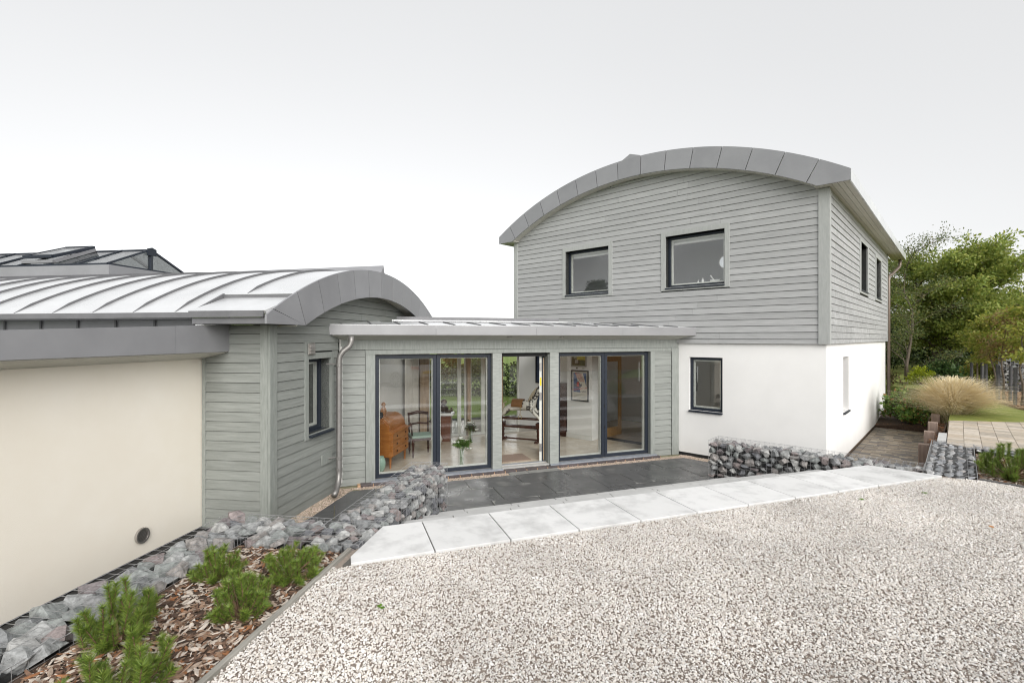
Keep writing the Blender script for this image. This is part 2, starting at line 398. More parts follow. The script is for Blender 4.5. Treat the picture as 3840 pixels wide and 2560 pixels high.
house = thing('two_storey_house', HF(4.1, -5, 0), 'tall two storey house with grey boarding over white render under an arched zinc roof', 'house')
HW, HD = 8.217, 10.33
TC, ZC, RO, RI = 4.13, -1.25, 8.49, 8.04
off = lambda fr, d: Fr((fr.P[0]+fr.N[0]*d, fr.P[1]+fr.N[1]*d), fr.D, fr.N)
HFc, HRc = off(HF, .03), off(HR, .03)
def h_arch(z):
    if z < 5.69: return (-1, 20)
    q = (RI+.01)**2-(z-ZC)**2
    return None if q <= 0 else (TC-math.sqrt(q), TC+math.sqrt(q))
W1, W2, W3 = (4.891, 6.299, 3.975, 5.2), (1.919, 3.305, 3.977, 5.205), (1.985, 2.745, 1.085, 2.318)
T1, T2 = (4.775, 6.40, 3.877, 5.32), (1.812, 3.418, 3.896, 5.32)
OPEN = (3.45, 5.155, .07, 2.42)
V5, V6, V4 = (4.065, 5.304, 4.02, 5.25), (7.161, 8.42, 4.02, 5.22), (1.872, 2.603, 1.087, 2.336)
X5, X6 = (3.885, 5.50, 3.92, 5.33), (6.98, 8.62, 3.91, 5.31)
wall_with_holes(HF, .003, HW, .07, 2.645, [W3, OPEN], -.3, 0, 'rendered_wall', RENDER, house)
wall_with_holes(HF, .03, HW-.03, 2.66, 5.70, [W1, W2], -.3, .03, 'boarded_wall', DARKGAP, house)
top = [p for p in arc_pts(TC, ZC, RI+.2, .03, HW-.03, 24)]
MB().prism([HF(t, -.3, 5.701) for t in (.03, HW-.03)]+[HF(t, -.3, max(5.71, z)) for t, z in top[::-1]],
           [HF(t, .03, 5.701) for t in (.03, HW-.03)]+[HF(t, .03, max(5.71, z)) for t, z in top[::-1]]).build('gable_wall', DARKGAP, house)
wall_with_holes(HR, .302, HD, .07, 2.645, [V4], -.3, 0, 'rendered_wall', RENDER, house)
MB().fbox(HR, .003, .300, -.298, 0, .07, 2.645).build('rendered_corner', RENDER, house)
wall_with_holes(HR, .302, HD, 2.66, 5.70, [V5, V6], -.3, .03, 'boarded_wall', DARKGAP, house)
MB().fbox(HF, .0, HW, -.28, -.012, -.02, .07).build('plinth', BLACK, house)
MB().fbox(HR, .29, HD, -.28, -.012, -.02, .07).build('plinth', M('brown_plinth', (.10, .07, .05), (.14, .10, .07), scale=9), house)
# rear and left walls, floors and rooms behind the windows
INW = M('inside_plaster', (.76, .755, .73), (.81, .805, .78), scale=1, rough=.9)
GREYW = M('inside_grey_wall', (.50, .51, .53), (.55, .56, .58), scale=1, rough=.9)
MB().fbox(HF, HW-.3, HW-.0, -HD, -.31, 2.66, 5.70).build('side_wall', DARKGAP, house)
MB().fbox(HF, HW-.3, HW-.0, -HD, -.31, .07, 2.645).build('side_wall', RENDER, house)
MB().fbox(HF, .31, HW-.31, -HD+.01, -HD+.31, .07, 5.70).build('rear_wall', DARKGAP, house)
wall_mb = MB()
for a, b, o0, o1 in ((.31, HW-.31, -1.78, -.305), (.31, 3.2, -2.98, -1.781), (6.3, HW-.31, -2.98, -1.781), (.31, HW-.31, -HD+.32, -2.981)): wall_mb.fbox(HF, a, b, o0, o1, 2.50, 2.66)
wall_mb.build('upper_floor', INW, house)  # well between the strips added to bring roof daylight down to the hall
MB().fbox(HF, .31, 2.1, -4.5, -.305, 5.45, 5.50).fbox(HF, 6.1, HW-.31, -4.5, -.305, 5.45, 5.50).fbox(HF, .31, HW-.31, -HD+.32, -4.501, 5.45, 5.50).build('upper_ceiling', INW, house)  # middle left open beneath the added roof opening
MB().fbox(HF, .31, HW-.31, -1.75, -1.65, 2.665, 5.445).build('inner_wall', GREYW, house)
MB().fbox(HF, 4.2, 4.3, -1.64, -.31, 2.665, 5.445).build('inner_wall', INW, house)
MB().fbox(HF, .31, 8.2-.31, -3.1, -3.0, .075, 2.495).build('inner_wall', INW, house)
MB().fbox(HF, 6.4, 6.5, -2.99, -.305, .075, 2.495).build('inner_wall', INW, house)
# boarding
cf, cs = clad(HF.ang, 'house_front'), clad(HR.ang, 'house_side')
boards(HFc, .125, HW-.1, 2.645, 6.78, [T1, T2], house, cf, h_arch, seed=3, first=.1)
boards(HRc, .06, HD-.07, 2.645, 5.71, [X5, X6], house, cs, None, seed=5, first=.1)
surround(HFc, *T1, W1, house); surround(HFc, *T2, W2, house)
surround(HRc, *X5, V5, house); surround(HRc, *X6, V6, house)
MB().fbox(HF, -.072, .125, .031, .075, 2.64, 5.70).build('corner_board', TRIM, house, bevel=.004)
MB().fbox(HR, -.028, .06, .031, .073, 2.641, 5.70).build('corner_board', TRIM, house, bevel=.004)
MB().fbox(HF, HW-.1, HW+.06, .031, .075, 2.64, 5.72).build('corner_board', TRIM, house, bevel=.004)
MB().fbox(HR, HD-.07, HD+.03, .031, .075, 2.64, 5.70).build('corner_board', TRIM, house, bevel=.004)
MB().fbox(HR, -.03, HD, .0305, .05, 5.56, 5.708).build('eave_board', TRIM, house)
# windows
for nm, w, fr in (('a', W1, HFc), ('b', W2, HFc)):
    q = window(fr, *w, .12, house, reveal=.038, sill_out=.06)
    MB().fbox(fr, w[0]+.05, w[1]-.05, -.34, -.26, w[3]-.17, w[3]-.03).build('blind', M('white_blind', (.8, .8, .8), rough=.6), q)
    if nm == 'a':
        MB().fbox(fr, 5.30, 5.42, -.155, -.135, w[2]+.075, w[2]+.095).fbox(fr, 5.33, 5.36, -.155, -.135, w[2]+.03, w[2]+.075).build('handle', STEEL, q)
q = window(HF, *W3, .06, house, sill_out=.045)
MB().fbox(HF, 2.035, 2.055, -.155, -.13, 1.52, 1.68).fbox(HF, 2.035, 2.10, -.165, -.155, 1.64, 1.665).build('handle', M('white_plastic', (.75, .75, .73), rough=.35), q)
MB().fbox(HF, 2.60, 2.625, -.165, -.155, 1.72, 2.1).build('trickle_vent', M('grey_plastic', (.30, .31, .31), rough=.5), q)
window(HR, *V4, .22, house, sill_out=.04)
for v in (V5, V6): window(HRc, *v, .14, house, reveal=.038, sill_out=.06)
# roof shell: sheets between standing seams, verge panels, soffits
arc_o = arc_pts(TC, ZC, RO, -.432, 8.692, 40); arc_i = arc_pts(TC, ZC, RO-.07, -.432, 8.692, 40)
m = MB(); gm_ = MB()
for i in range(40):
    a, b, c, d = arc_o[i], arc_o[i+1], arc_i[i+1], arc_i[i]
    for o0, o1 in ((.27, -.6), (-.6, -4.5), (-4.5, -12.4)):
        g = (2.2 < a[0] < 6.0 and o0 == -.6)      # rooflight opening added to brighten the rooms below, out of sight from the drive
        (gm_ if g else m).hexa([HF(d[0], o0, d[1]), HF(c[0], o0, c[1]), HF(c[0], o1, c[1]), HF(d[0], o1, d[1]), HF(a[0], o0, a[1]), HF(b[0], o0, b[1]), HF(b[0], o1, b[1]), HF(a[0], o1, a[1])])
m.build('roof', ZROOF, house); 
for k in range(19):
    o = -.3-k*.65
    if -4.5 < o < -.6: continue
    m = MB(); P = arc_pts(TC, ZC, RO+.014, -.42, 8.68, 26)
    for i in range(26):
        (a0, z0), (a1, z1) = P[i], P[i+1]
        m.hexa([HF(a0, o, z0-.03), HF(a1, o, z1-.03), HF(a1, o-.012, z1-.03), HF(a0, o-.012, z0-.03), HF(a0, o, z0+.02), HF(a1, o, z1+.02), HF(a1, o-.012, z1+.02), HF(a0, o-.012, z0+.02)])
    m.build('standing_seam', ZDARK, house)
def verge(fr, tc, zc, ro, ri, t_lo, t_hi, z_eave, seams, o, parent, mat):
    """curved fascia split into panels by radial seams"""
    ang = lambda t, r: math.acos(max(-1, min(1, (t-tc)/r)))
    lim_lo, lim_hi = ang(t_lo, ro), ang(t_hi, ro)
    e_in = math.asin((z_eave-zc)/ri)        # inner arc meets the flat eave soffit
    edges = [lim_lo]+sorted([a for a in seams if lim_hi+.02 < a < lim_lo-.02], reverse=True)+[lim_hi]
    for a, b in zip(edges[:-1], edges[1:]):
        g = .0009; a2, b2 = a-(g if a != lim_lo else 0), b+(g if b != lim_hi else 0)
        n = 5; up = [(tc+ro*math.cos(a2+(b2-a2)*i/n), zc+ro*math.sin(a2+(b2-a2)*i/n)) for i in range(n+1)]
        lo = []
        for i in range(n+1):
            q = a2+(b2-a2)*i/n; q = min(max(q, e_in), math.pi-e_in)
            lo.append((tc+ri*math.cos(q), zc+ri*math.sin(q)))
        if a == lim_lo: lo.insert(0, (t_lo if a > 1.57 else t_lo, z_eave))
        if b == lim_hi: lo.append((t_hi, z_eave))
        loop = up+lo[::-1]
        clean = [loop[0]]
        for p in loop[1:]:
            if math.dist(p, clean[-1]) > 1e-3: clean.append(p)
        w = rng.uniform(-.001, .001)
        MB().prism([fr(t, o-.03, z) for t, z in clean], [fr(t, o+w, z) for t, z in clean]).build('fascia_panel', mat, parent)
SE = [math.pi/2-(-.0353+.0772*k) for k in range(-9, 9)]
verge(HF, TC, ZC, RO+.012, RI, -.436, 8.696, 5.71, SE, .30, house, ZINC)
MB().prism([HF(t, .30, z) for t, z in ((4.45, 7.20), (3.86, 7.20), (3.86, 7.262), (4.13, 7.36))], [HF(t, -12.4, z) for t, z in ((4.45, 7.20), (3.86, 7.20), (3.86, 7.262), (4.13, 7.36))]).build('ridge_cap', ZINC, house)
m = MB(); P = arc_pts(TC, ZC, RI-.002, .1, 8.16, 84)
for i in range(84):
    (a0, z0), (a1, z1) = P[i], P[i+1]; e = .06
    a1e, z1e = a0+(a1-a0)*(1-e), z0+(z1-z0)*(1-e)
    m.hexa([HF(a0, .03, z0), HF(a1e, .03, z1e), HF(a1e, .27, z1e), HF(a0, .27, z0), HF(a0, .03, z0+.015), HF(a1e, .03, z1e+.015), HF(a1e, .27, z1e+.015), HF(a0, .27, z0+.015)])
m.build('verge_soffit', SOFFIT, house, kind='stuff')
P = arc_pts(TC, ZC, RI+.016, .1, 8.16, 40); m = MB()
for i in range(40):
    (a0, z0), (a1, z1) = P[i], P[i+1]
    m.hexa([HF(a0, .03, z0), HF(a1, .03, z1), HF(a1, .27, z1), HF(a0, .27, z0), HF(a0, .03, z0+.02), HF(a1, .03, z1+.02), HF(a1, .27, z1+.02), HF(a0, .27, z0+.02)])
m.build('verge_packing', DARKGAP, house)
for side, fr_o in ((0, lambda a, t, z: HR(t, a, z)), (1, lambda a, t, z: HF(HW+a, -t, z))):
    for k in range(4):
        a0, a1 = .032+k*.0965, .032+(k+1)*.0965-.006
        if side == 0 or True:
            m = MB(); t0, t1 = (-.27 if True else 0), 12.4
            m.hexa([fr_o(a0, t0, 5.71), fr_o(a1, t0, 5.71), fr_o(a1, t1, 5.71), fr_o(a0, t1, 5.71), fr_o(a0, t0, 5.725), fr_o(a1, t0, 5.725), fr_o(a1, t1, 5.725), fr_o(a0, t1, 5.725)])
            m.build('soffit_plank', SOFFIT, house)
    m = MB(); m.hexa([fr_o(.03, -.27, 5.727), fr_o(.43, -.27, 5.727), fr_o(.43, 12.4, 5.727), fr_o(.03, 12.4, 5.727), fr_o(.03, -.27, 5.75), fr_o(.43, -.27, 5.75), fr_o(.43, 12.4, 5.75), fr_o(.03, 12.4, 5.75)])
    m.build('soffit_backing', DARKGAP, house)
    m = MB(); m.hexa([fr_o(.418, -.27, 5.70), fr_o(.44, -.27, 5.70), fr_o(.44, 12.4, 5.70), fr_o(.418, 12.4, 5.70), fr_o(.418, -.27, 5.93), fr_o(.44, -.27, 5.93), fr_o(.44, 12.4, 5.93), fr_o(.418, 12.4, 5.93)])
    m.build('eave_fascia', ZROOF, house)
MB().fbox(HF, -.03, .16, .031, .268, 5.7095, 5.726).build('soffit_plank', SOFFIT, house); MB().fbox(HF, 8.06, 8.25, .031, .268, 5.7095, 5.726).build('soffit_plank', SOFFIT, house)
MB().fbox(HF, .0, HW, -12.39, -HD-.05, 5.711, 5.726).build('rear_soffit', SOFFIT, house)
MB().tube([HR(12.1, .28, 5.70), HR(12.1, .28, 5.52), HR(12.02, .265, 5.42), HR(11.2, .12, 5.08), HR(10.6, .1, 4.98), HR(10.45, .085, 4.93), HR(10.42, .085, 4.8), HR(10.42, .085, .0)], .05, 10).build('downpipe', M('brown_pipe', (.17, .13, .105), (.2, .155, .125), scale=6, rough=.4, metal=.3), house, smooth=True)
MB().fbox(HR, 10.35, 10.7, -.5, -.02, 5.3, 5.71).build('timber_block', M('red_timber', (.16, .06, .035), (.22, .09, .05), scale=6), house)

# ================================================================== GLAZED LINK
link = thing('glazed_link', LK(3.8, -1.7, 0), 'low glazed entrance link with zinc canopy between the barrel wing and the tall house', 'building')
def lkt(t, o): return LK(t, o, 0)[:2]
FLOOR = ccw([lkt(-.0, -.08), lkt(7.45, -.08), (-3.02, 9.95), (-2.60, 12.9), lkt(3.55+.4, -3.5)[:2] if False else (.36, 13.95), HF(7.6, .01, 0)[:2], HF(3.1, .01, 0)[:2]])
ROOM = ccw([lkt(.12, -.08), lkt(7.42, -.08), (-3.0, 10.2), (-2.45, 13.02), (.45, 14.02), HF(7.0, .02, 0)[:2], HF(3.2, .02, 0)[:2]])
LL2 = (-.9423, -.3347)
TILE = M('travertine_tile', (.50, .43, .335), (.62, .55, .445), scale=3.5, rough=.16, rough2=.26, inst=.05, c3=(.55, .48, .38), detail=6)
GROUT = M('grout', (.30, .26, .21), rough=.8)
MB().slab(ROOM, -.02, .058).build('floor_bed', GROUT, link)
ca, sa = math.cos(R(36)), math.sin(R(36))
for i in range(-12, 14):
    for j in range(-12, 14):
        a, b = i*.605, j*.605; w = .6
        q = [(-.6+(x*ca-y*sa), 12.2+(x*sa+y*ca)) for x, y in ((a, b), (a+w, b), (a+w, b+w), (a, b+w))]
        q = clip_to(ccw(q), ROOM)
        if q and abs(area(q)) > .01: MB().slab(q, .058, .07).build('floor_tile', TILE, link)
HIN = ccw([HF(.4, -.32, 0)[:2], HF(7.8, -.32, 0)[:2], HF(7.8, -2.98, 0)[:2], HF(.4, -2.98, 0)[:2]])
MB().slab(HIN, .03, .066).build('hall_floor', M('oak_floor', (.42, .33, .23), (.5, .4, .29), scale=4, rough=.25), house)
for q in ((-3, -.76), (-.76, -2.04), (-2.04, -9)):
    lo, hi = (9, -.76) if q[0] == -3 else q
    P0 = clip(ROOM, *lkt(0, hi), *(-.3347, .9423)) if hi > -9 else ROOM
    P0 = clip(P0, *lkt(0, lo), *(.3347, -.9423)) if lo < 5 else P0
    if q[0] == -.76:
        for a, b in ((-1, 1.9), (6.8, 9)):
            P1 = clip(clip(P0, *lkt(b, 0), *LL2), *lkt(a, 0), -LL2[0], -LL2[1])
            if len(P1) > 2 and abs(area(P1)) > .01: MB().slab(ccw(P1), 2.62, 2.66).build('ceiling', INW, link)
    elif len(P0) > 2: MB().slab(ccw(P0), 2.62, 2.66).build('ceiling', INW, link)
for q in ((1.86, 1.9, -2.05, -.75), (6.8, 6.84, -2.05, -.75), (1.86, 6.84, -2.09, -2.05), (1.86, 6.84, -.75, -.71)): MB().fbox(LK, q[0], q[1], q[2], q[3], 2.661, 3.0).build('rooflight_lining', INW, link)  # shaft added with the roof opening to bring daylight into the link
# plaster lining on the inner faces of the neighbours' walls
wall_with_holes(HF, 3.12, 8.1, .072, 2.61, [OPEN], .004, .02, 'plaster_lining', INW, link)
MB().fbox(HF, 5.155, 5.95, .022, .45, .072, 2.61).build('plaster_pier', INW, link)
MB().fbox(HF, 5.14, 5.965, .451, .466, .072, .20).build('skirting', M('white_paint', (.70, .70, .67), rough=.4), link)
MB().fbox(GB, 2.05, 6.0, .004, .02, .072, 2.61).build('plaster_lining', INW, link)
# front: posts, head, boards
LKc = LK
JT = M('rough_sawn_post', (.25, .267, .248), (.35, .365, .345), scale=3, rough=.75, bump=.7, bscale=28, stretch=(2, 2, 12), dist=.006)
for t0, t1 in ((3.144, 3.353), (4.44, 4.643)):
    MB().fbox(LK, t0, t1, -.3, .05, .045, 2.45).build('post', JT, link, bevel=.006)
for k in range(4):
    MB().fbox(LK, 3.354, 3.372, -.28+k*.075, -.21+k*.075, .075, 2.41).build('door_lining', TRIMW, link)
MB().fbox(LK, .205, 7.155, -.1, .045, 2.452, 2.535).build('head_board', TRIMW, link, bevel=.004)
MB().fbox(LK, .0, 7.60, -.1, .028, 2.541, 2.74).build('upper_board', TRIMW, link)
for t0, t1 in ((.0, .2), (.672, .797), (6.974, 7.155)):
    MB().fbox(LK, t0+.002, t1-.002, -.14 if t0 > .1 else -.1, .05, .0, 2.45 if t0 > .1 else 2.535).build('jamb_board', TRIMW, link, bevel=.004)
wall_with_holes(LK, .0, 7.62, .0, 2.72, [(.797, 6.974, -.1, 2.452)], -.2, -.101, 'link_wall', DARKGAP, link)
MB().fbox(LK, .2, .672, -.1, -.001, .0, 2.54).build('batten_panel', DARKGAP, link); MB().fbox(LK, 7.155, 7.62, -.1, -.001, .0, 2.54).build('batten_panel', DARKGAP, link)
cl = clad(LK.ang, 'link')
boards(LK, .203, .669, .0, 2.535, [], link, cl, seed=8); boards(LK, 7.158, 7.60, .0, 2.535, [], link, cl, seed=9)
# sliding door leaves
def leaf(fr, t0, t1, z0, z1, o, parent, name='glazed_door', fw=.072, pale=(1, 1)):
    m = MB(); d = .06
    for q in ((t0, t0+fw, z0, z1), (t1-fw, t1, z0, z1), (t0+fw, t1-fw, z1-fw, z1), (t0+fw, t1-fw, z0, z0+fw)):
        m.fbox(fr, q[0], q[1], o-d, o, q[2], q[3])
    w = m.build(name, FRAME, parent, bevel=.004)
    MB().fbox(fr, t0+fw-.005, t1-fw+.005, o-.042, o-.022, z0+fw-.005, z1-fw+.005).build('pane', GLASS, w)
    m = MB(); b = .016; s0, s1 = o-d-.06, o-.044
    for q in ((t0+fw, t0+fw+b, z0+fw, z1-fw), (t1-fw-b, t1-fw, z0+fw, z1-fw), (t0+fw+b, t1-fw-b, z1-fw-b, z1-fw), (t0+fw+b, t1-fw-b, z0+fw, z0+fw+b)):
        m.fbox(fr, q[0], q[1], s0, s1, q[2], q[3])
    m.build('inner_frame', WHITEFR, w)
    return w
for t0, t1 in ((.80, 1.960), (1.964, 3.142), (4.645, 5.784), (5.788, 6.972)):
    w = leaf(LK, t0, t1, .07, 2.44, -.05, link)
MB().fbox(LK, .96, .975, -.175, -.16, 1.75, 2.2).build('pull_handle', M('grey_plastic', (.30, .31, .31), rough=.5), link)
for z in (1.75, 1.2, .72): MB().fbox(LK, 1.953, 1.971, -.05, -.035, z, z+.06).build('hinge', BLACK, link)
MB().fbox(LK, 3.373, 4.44, -.16, -.08, 2.37, 2.45).build('door_head', BLACK, link)
# open entrance door, swung inwards
hx, hy = LK(3.42, -.17, 0)[:2]; da = math.atan2(.995, .075)
DR = Fr((hx, hy), (math.cos(da), math.sin(da)), (-math.sin(da), math.cos(da)))
door = MB().fbox(DR, 0, .98, 0, .03, .085, 2.36).build('entrance_door', FRAME, link)
MB().fbox(DR, -.004, .98, .031, .082, .085, 2.36).build('inner_face', WHITEFR, door)
MB().fbox(DR, .0, .9, -.02, -.001, .1, 2.33).build('lining', M('oak_lining', (.36, .26, .16), (.44, .33, .21), scale=5), door)
for z in (2.06, 1.42, .30, 1.9 ): 
    if z != 1.9: MB().fbox(DR, -.03, -.005, .03, .075, z, z+.16).build('hinge', STEEL, door)
MB().fbox(DR, -.008, -.0045, .036, .07, 1.72, 1.9).build('sticker', M('yellow_sticker', (.75, .62, .02), rough=.5), door)
# sill, lead flashing, threshold and brick edge
LEAD = M('lead_flashing', (.27, .295, .34), (.40, .425, .46), scale=9, rough=.5, metal=.3, bump=.5, bscale=18)
MB().fbox(LK, .66, 3.36, -.06, .115, .038, .062).build('flashing', LEAD, link); MB().fbox(LK, 4.43, 7.05, -.06, .115, .038, .062).build('flashing', LEAD, link)
MB().fbox(LK, 3.362, 4.428, -.30, .03, .0, .068).build('threshold', M('concrete', (.36, .36, .35), (.44, .44, .42), scale=8, rough=.7, bump=.2), link)
MB().fbox(LK, 3.375, 4.435, -.19, -.10, .068, .085).build('threshold_bar', M('aluminium', (.45, .47, .5), rough=.4, metal=.6), link)
brk = thing('brick_edging', LK(3.8, .1, 0), 'row of dark engineering bricks laid end to end below the glazed doors', 'brick edging')
MB().fbox(LK, .60, 7.30, -.05, .165, -.03, .026).build('mortar', M('orange_mortar', (.48, .29, .16), (.55, .36, .22), scale=20), brk)
BRK = M('engineering_brick', (.055, .043, .045), (.10, .08, .08), scale=12, rough=.45, inst=.2, bump=.3)
for k in range(28):
    t = .61+k*.2375
    if t+.225 < 7.3: MB().fbox(LK, t, t+.225, -.045, .17+rng.uniform(-.003, .003), -.02, .036+rng.uniform(-.002, .002)).build('brick', BRK, brk, bevel=.006)
# canopy and roof
for t0, t1 in ((-.25, 1.784), (1.788, 3.83), (3.834, 5.886), (5.89, 7.86)):
    MB().fbox(LK, t0, t1, .41, .435, 2.822, 3.004).build('fascia_panel', M('zinc_mid', (.26, .26, .268), (.30, .30, .308), scale=1.6, rough=.45, metal=.3, inst=.03), link)
for k in range(4):
    a0, a1 = .03+k*.0945, .03+(k+1)*.0945-.004; zf = lambda a: 2.728+(a-.03)*.25
    MB().hexa([LK(-.2, a0, zf(a0)), LK(7.75, a0, zf(a0)), LK(7.75, a1, zf(a1)), LK(-.2, a1, zf(a1)), LK(-.2, a0, zf(a0)+.014), LK(7.75, a0, zf(a0)+.014), LK(7.75, a1, zf(a1)+.014), LK(-.2, a1, zf(a1)+.014)]).build('soffit_plank', SOFFIT, link)
MB().hexa([LK(-.2, .03, 2.745), LK(7.75, .03, 2.745), LK(7.75, .408, 2.84), LK(-.2, .408, 2.84), LK(-.2, .03, 2.76), LK(7.75, .03, 2.76), LK(7.75, .408, 2.855), LK(-.2, .408, 2.855)]).build('soffit_backing', DARKGAP, link)
for x in (4.35, 3.17):
    c = LK(x, .25, 2.775); MB().lathe(c, [(.055, .005), (.055, .0), (.048, -.004), (.035, .012)], 18).build('downlight', STEEL, link)
def rz(o): return 3.008+(.435-o)*.072
def roof_piece(a, b, o0, o1): MB().hexa([LK(a, o0, rz(o0)-.06), LK(b, o0, rz(o0)-.06), LK(b, o1, rz(o1)-.06), LK(a, o1, rz(o1)-.06), LK(a, o0, rz(o0)), LK(b, o0, rz(o0)), LK(b, o1, rz(o1)), LK(a, o1, rz(o1))]).build('roof', ZROOF, link)
ADDED_RLT = (1.9, 6.8, -.75, -2.05)         # rooflight added over the hall to brighten it, out of sight from the drive
roof_piece(-.2, 7.85, .43, ADDED_RLT[2]); roof_piece(6.8, 7.6, ADDED_RLT[2]-.002, -2.3); roof_piece(1.2, 1.9, ADDED_RLT[2]-.002, -2.3); roof_piece(1.902, 6.798, ADDED_RLT[3], -2.3)
MB().hexa([LK(1.9, -.752, rz(-.75)-.03), LK(6.8, -.752, rz(-.75)-.03), LK(6.8, -2.05, rz(-2.05)-.03), LK(1.9, -2.05, rz(-2.05)-.03), LK(1.9, -.752, rz(-.75)-.01), LK(6.8, -.752, rz(-.75)-.01), LK(6.8, -2.05, rz(-2.05)-.01), LK(1.9, -2.05, rz(-2.05)-.01)]).build('rooflight', GLASS, link)
for k in range(15):
    t = .3+k*.52; o1 = (-.74 if 1.9 < t < 6.8 else -2.28) if t > 2.1 else max(-.7, -(t-.2)*1.15)
    if o1 > .2: continue
    MB().hexa([LK(t, .40, rz(.40)+.001), LK(t+.02, .40, rz(.40)+.001), LK(t+.02, o1, rz(o1)+.001), LK(t, o1, rz(o1)+.001), LK(t, .37, rz(.4)+.022), LK(t+.02, .37, rz(.4)+.022), LK(t+.02, o1, rz(o1)+.024), LK(t, o1, rz(o1)+.024)]).build('standing_seam', ZDARK, link)
MB().fbox(LK, 2.04, 7.3, -2.5, -2.31, 3.10, 3.28).build('ridge_upstand', ZDARK, link)
MB().hexa([LK(2.5, -2.49, 3.2), LK(7.2, -2.49, 3.2), LK(7.0, -4.0, 2.95), LK(4.0, -4.0, 2.95), LK(2.5, -2.49, 3.25), LK(7.2, -2.49, 3.25), LK(7.0, -4.0, 3.0), LK(4.0, -4.0, 3.0)]).build('rear_roof', ZROOF, link)
# rear glazing: oak posts, pale frames, panes
OAK = M('oak_post', (.27, .19, .125), (.42, .31, .21), scale=2.5, rough=.6, stretch=(7, 7, .8), bump=.3, bscale=9, c3=(.34, .245, .16))
BK = Fr((-2.50, 13.02), (.943, .3328), (.3328, -.943))     # t runs right along the rear glazing, o toward the front
for t0, t1, d in ((.0, .235, .2), (1.30, 1.39, .16), (2.07, 2.30, .24)):
    MB().fbox(BK, t0, t1, -.05, d, .07, 2.61).build('oak_post', OAK, link)
for t0, t1 in ((.237, 1.10), (1.102, 1.298), (1.392, 1.78), (1.782, 2.068), (2.302, 2.86)):
    m = MB(); f = .05
    for q in ((t0, t0+f, .075, 2.6), (t1-f, t1, .075, 2.6), (t0+f, t1-f, 2.55, 2.6), (t0+f, t1-f, .075, .13)): m.fbox(BK, q[0], q[1], -.03, .03, q[2], q[3])
    w = m.build('rear_window', WHITEFR, link)
    MB().fbox(BK, t0+f-.004, t1-f+.004, -.01, .01, .127, 2.553).build('pane', GLASS, w)
MB().fbox(BK, 0, 3.6, -.02, .05, 2.602, 2.63).build('rear_head', OAK, link)

# ================================================================== BARREL ROOFED WING
wing = thing('barrel_roofed_wing', GB(3.2, -4, 0), 'low grey boarded wing with a ribbed barrel zinc roof, left of the glazed link', 'building')
GT, GZ, GRO, GRI = 3.2, -3.19, 7.29, 6.80
GZI = -3.14
def g_arch(z):
    if z < 2.94: return (-1, 20)
    q = (GRI+.01)**2-(z-GZI)**2
    return None if q <= 0 else (GT-math.sqrt(q), GT+math.sqrt(q))
GW, GWT = (.948, 1.66, 1.18, 2.418), (.845, 1.745, 1.105, 2.52)
wall_with_holes(GB, 0, 2.02, .0, 2.95, [GW], -.25, -.001, 'batten_wall', DARKGAP, wing)
MB().fbox(GB, 2.021, 6.4, -.25, -.001, .0, 2.95).build('inner_wall', INW, wing)
top = arc_pts(GT, GZI, GRI+.12, .0, 6.4, 20)
MB().prism([GB(t, -.25, 2.951) for t in (.0, 6.4)]+[GB(t, -.25, max(2.96, z)) for t, z in top[::-1]], [GB(t, -.001, 2.951) for t in (.0, 6.4)]+[GB(t, -.001, max(2.96, z)) for t, z in top[::-1]]).build('gable_wall', DARKGAP, wing)
MB().fbox(RT, .252, 1.068, -.25, -.001, .0, 2.95).build('batten_wall', DARKGAP, wing)
MB().fbox(RT, 1.07, 9.0, -.25, -.001, .0, 3.0).build('rear_wall_panel', DARKGAP, wing)
MB().fbox(GB, 6.15, 6.4, -9, -.26, 0, 2.95).build('far_wall', DARKGAP, wing)
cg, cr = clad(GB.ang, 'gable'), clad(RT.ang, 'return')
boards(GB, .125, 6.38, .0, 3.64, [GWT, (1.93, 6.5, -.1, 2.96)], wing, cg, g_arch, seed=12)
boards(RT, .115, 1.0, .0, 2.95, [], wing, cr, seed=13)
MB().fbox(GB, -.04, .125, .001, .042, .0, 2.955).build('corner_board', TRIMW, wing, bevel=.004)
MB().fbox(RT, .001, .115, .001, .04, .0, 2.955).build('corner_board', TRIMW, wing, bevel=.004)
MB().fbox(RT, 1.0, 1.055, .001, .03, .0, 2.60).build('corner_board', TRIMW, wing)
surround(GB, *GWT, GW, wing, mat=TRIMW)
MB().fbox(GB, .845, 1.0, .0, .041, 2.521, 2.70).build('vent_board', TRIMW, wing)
q = window(GB, *GW, .15, wing, reveal=.038, sill_out=.1, fw=.065)
MB().fbox(GB, 1.36, 1.385, -.26, -.25, 1.55, 2.15).build('trickle_vent', M('grey_plastic', (.30, .31, .31), rough=.5), q)
v = MB().fbox(GB, .905, 1.10, .042, .065, 2.49, 2.685).build('wall_vent', STEEL, wing, bevel=.004)
for k in range(3): MB().hexa([GB(.935, .066, 2.515+k*.05), GB(1.07, .066, 2.515+k*.05), GB(1.07, .085, 2.51+k*.05), GB(.935, .085, 2.51+k*.05), GB(.935, .066, 2.56+k*.05), GB(1.07, .066, 2.56+k*.05), GB(1.07, .07, 2.56+k*.05), GB(.935, .07, 2.56+k*.05)]).build('louvre', STEEL, v)
# room behind the small window, with a rear window onto the lawn
MB().fbox(GB, .3, 3.4, -2.9, -2.8, 0, 2.9).build('inner_wall', INW, wing)
MB().fbox(GB, .26, 6.1, -2.79, -.26, .0, .06).build('inner_floor', M('oak_floor', (.42, .33, .23)), wing)
MB().fbox(GB, 1.15, 1.33, -.75, -.68, .1, 2.4).build('inner_post', WHITEFR, wing)
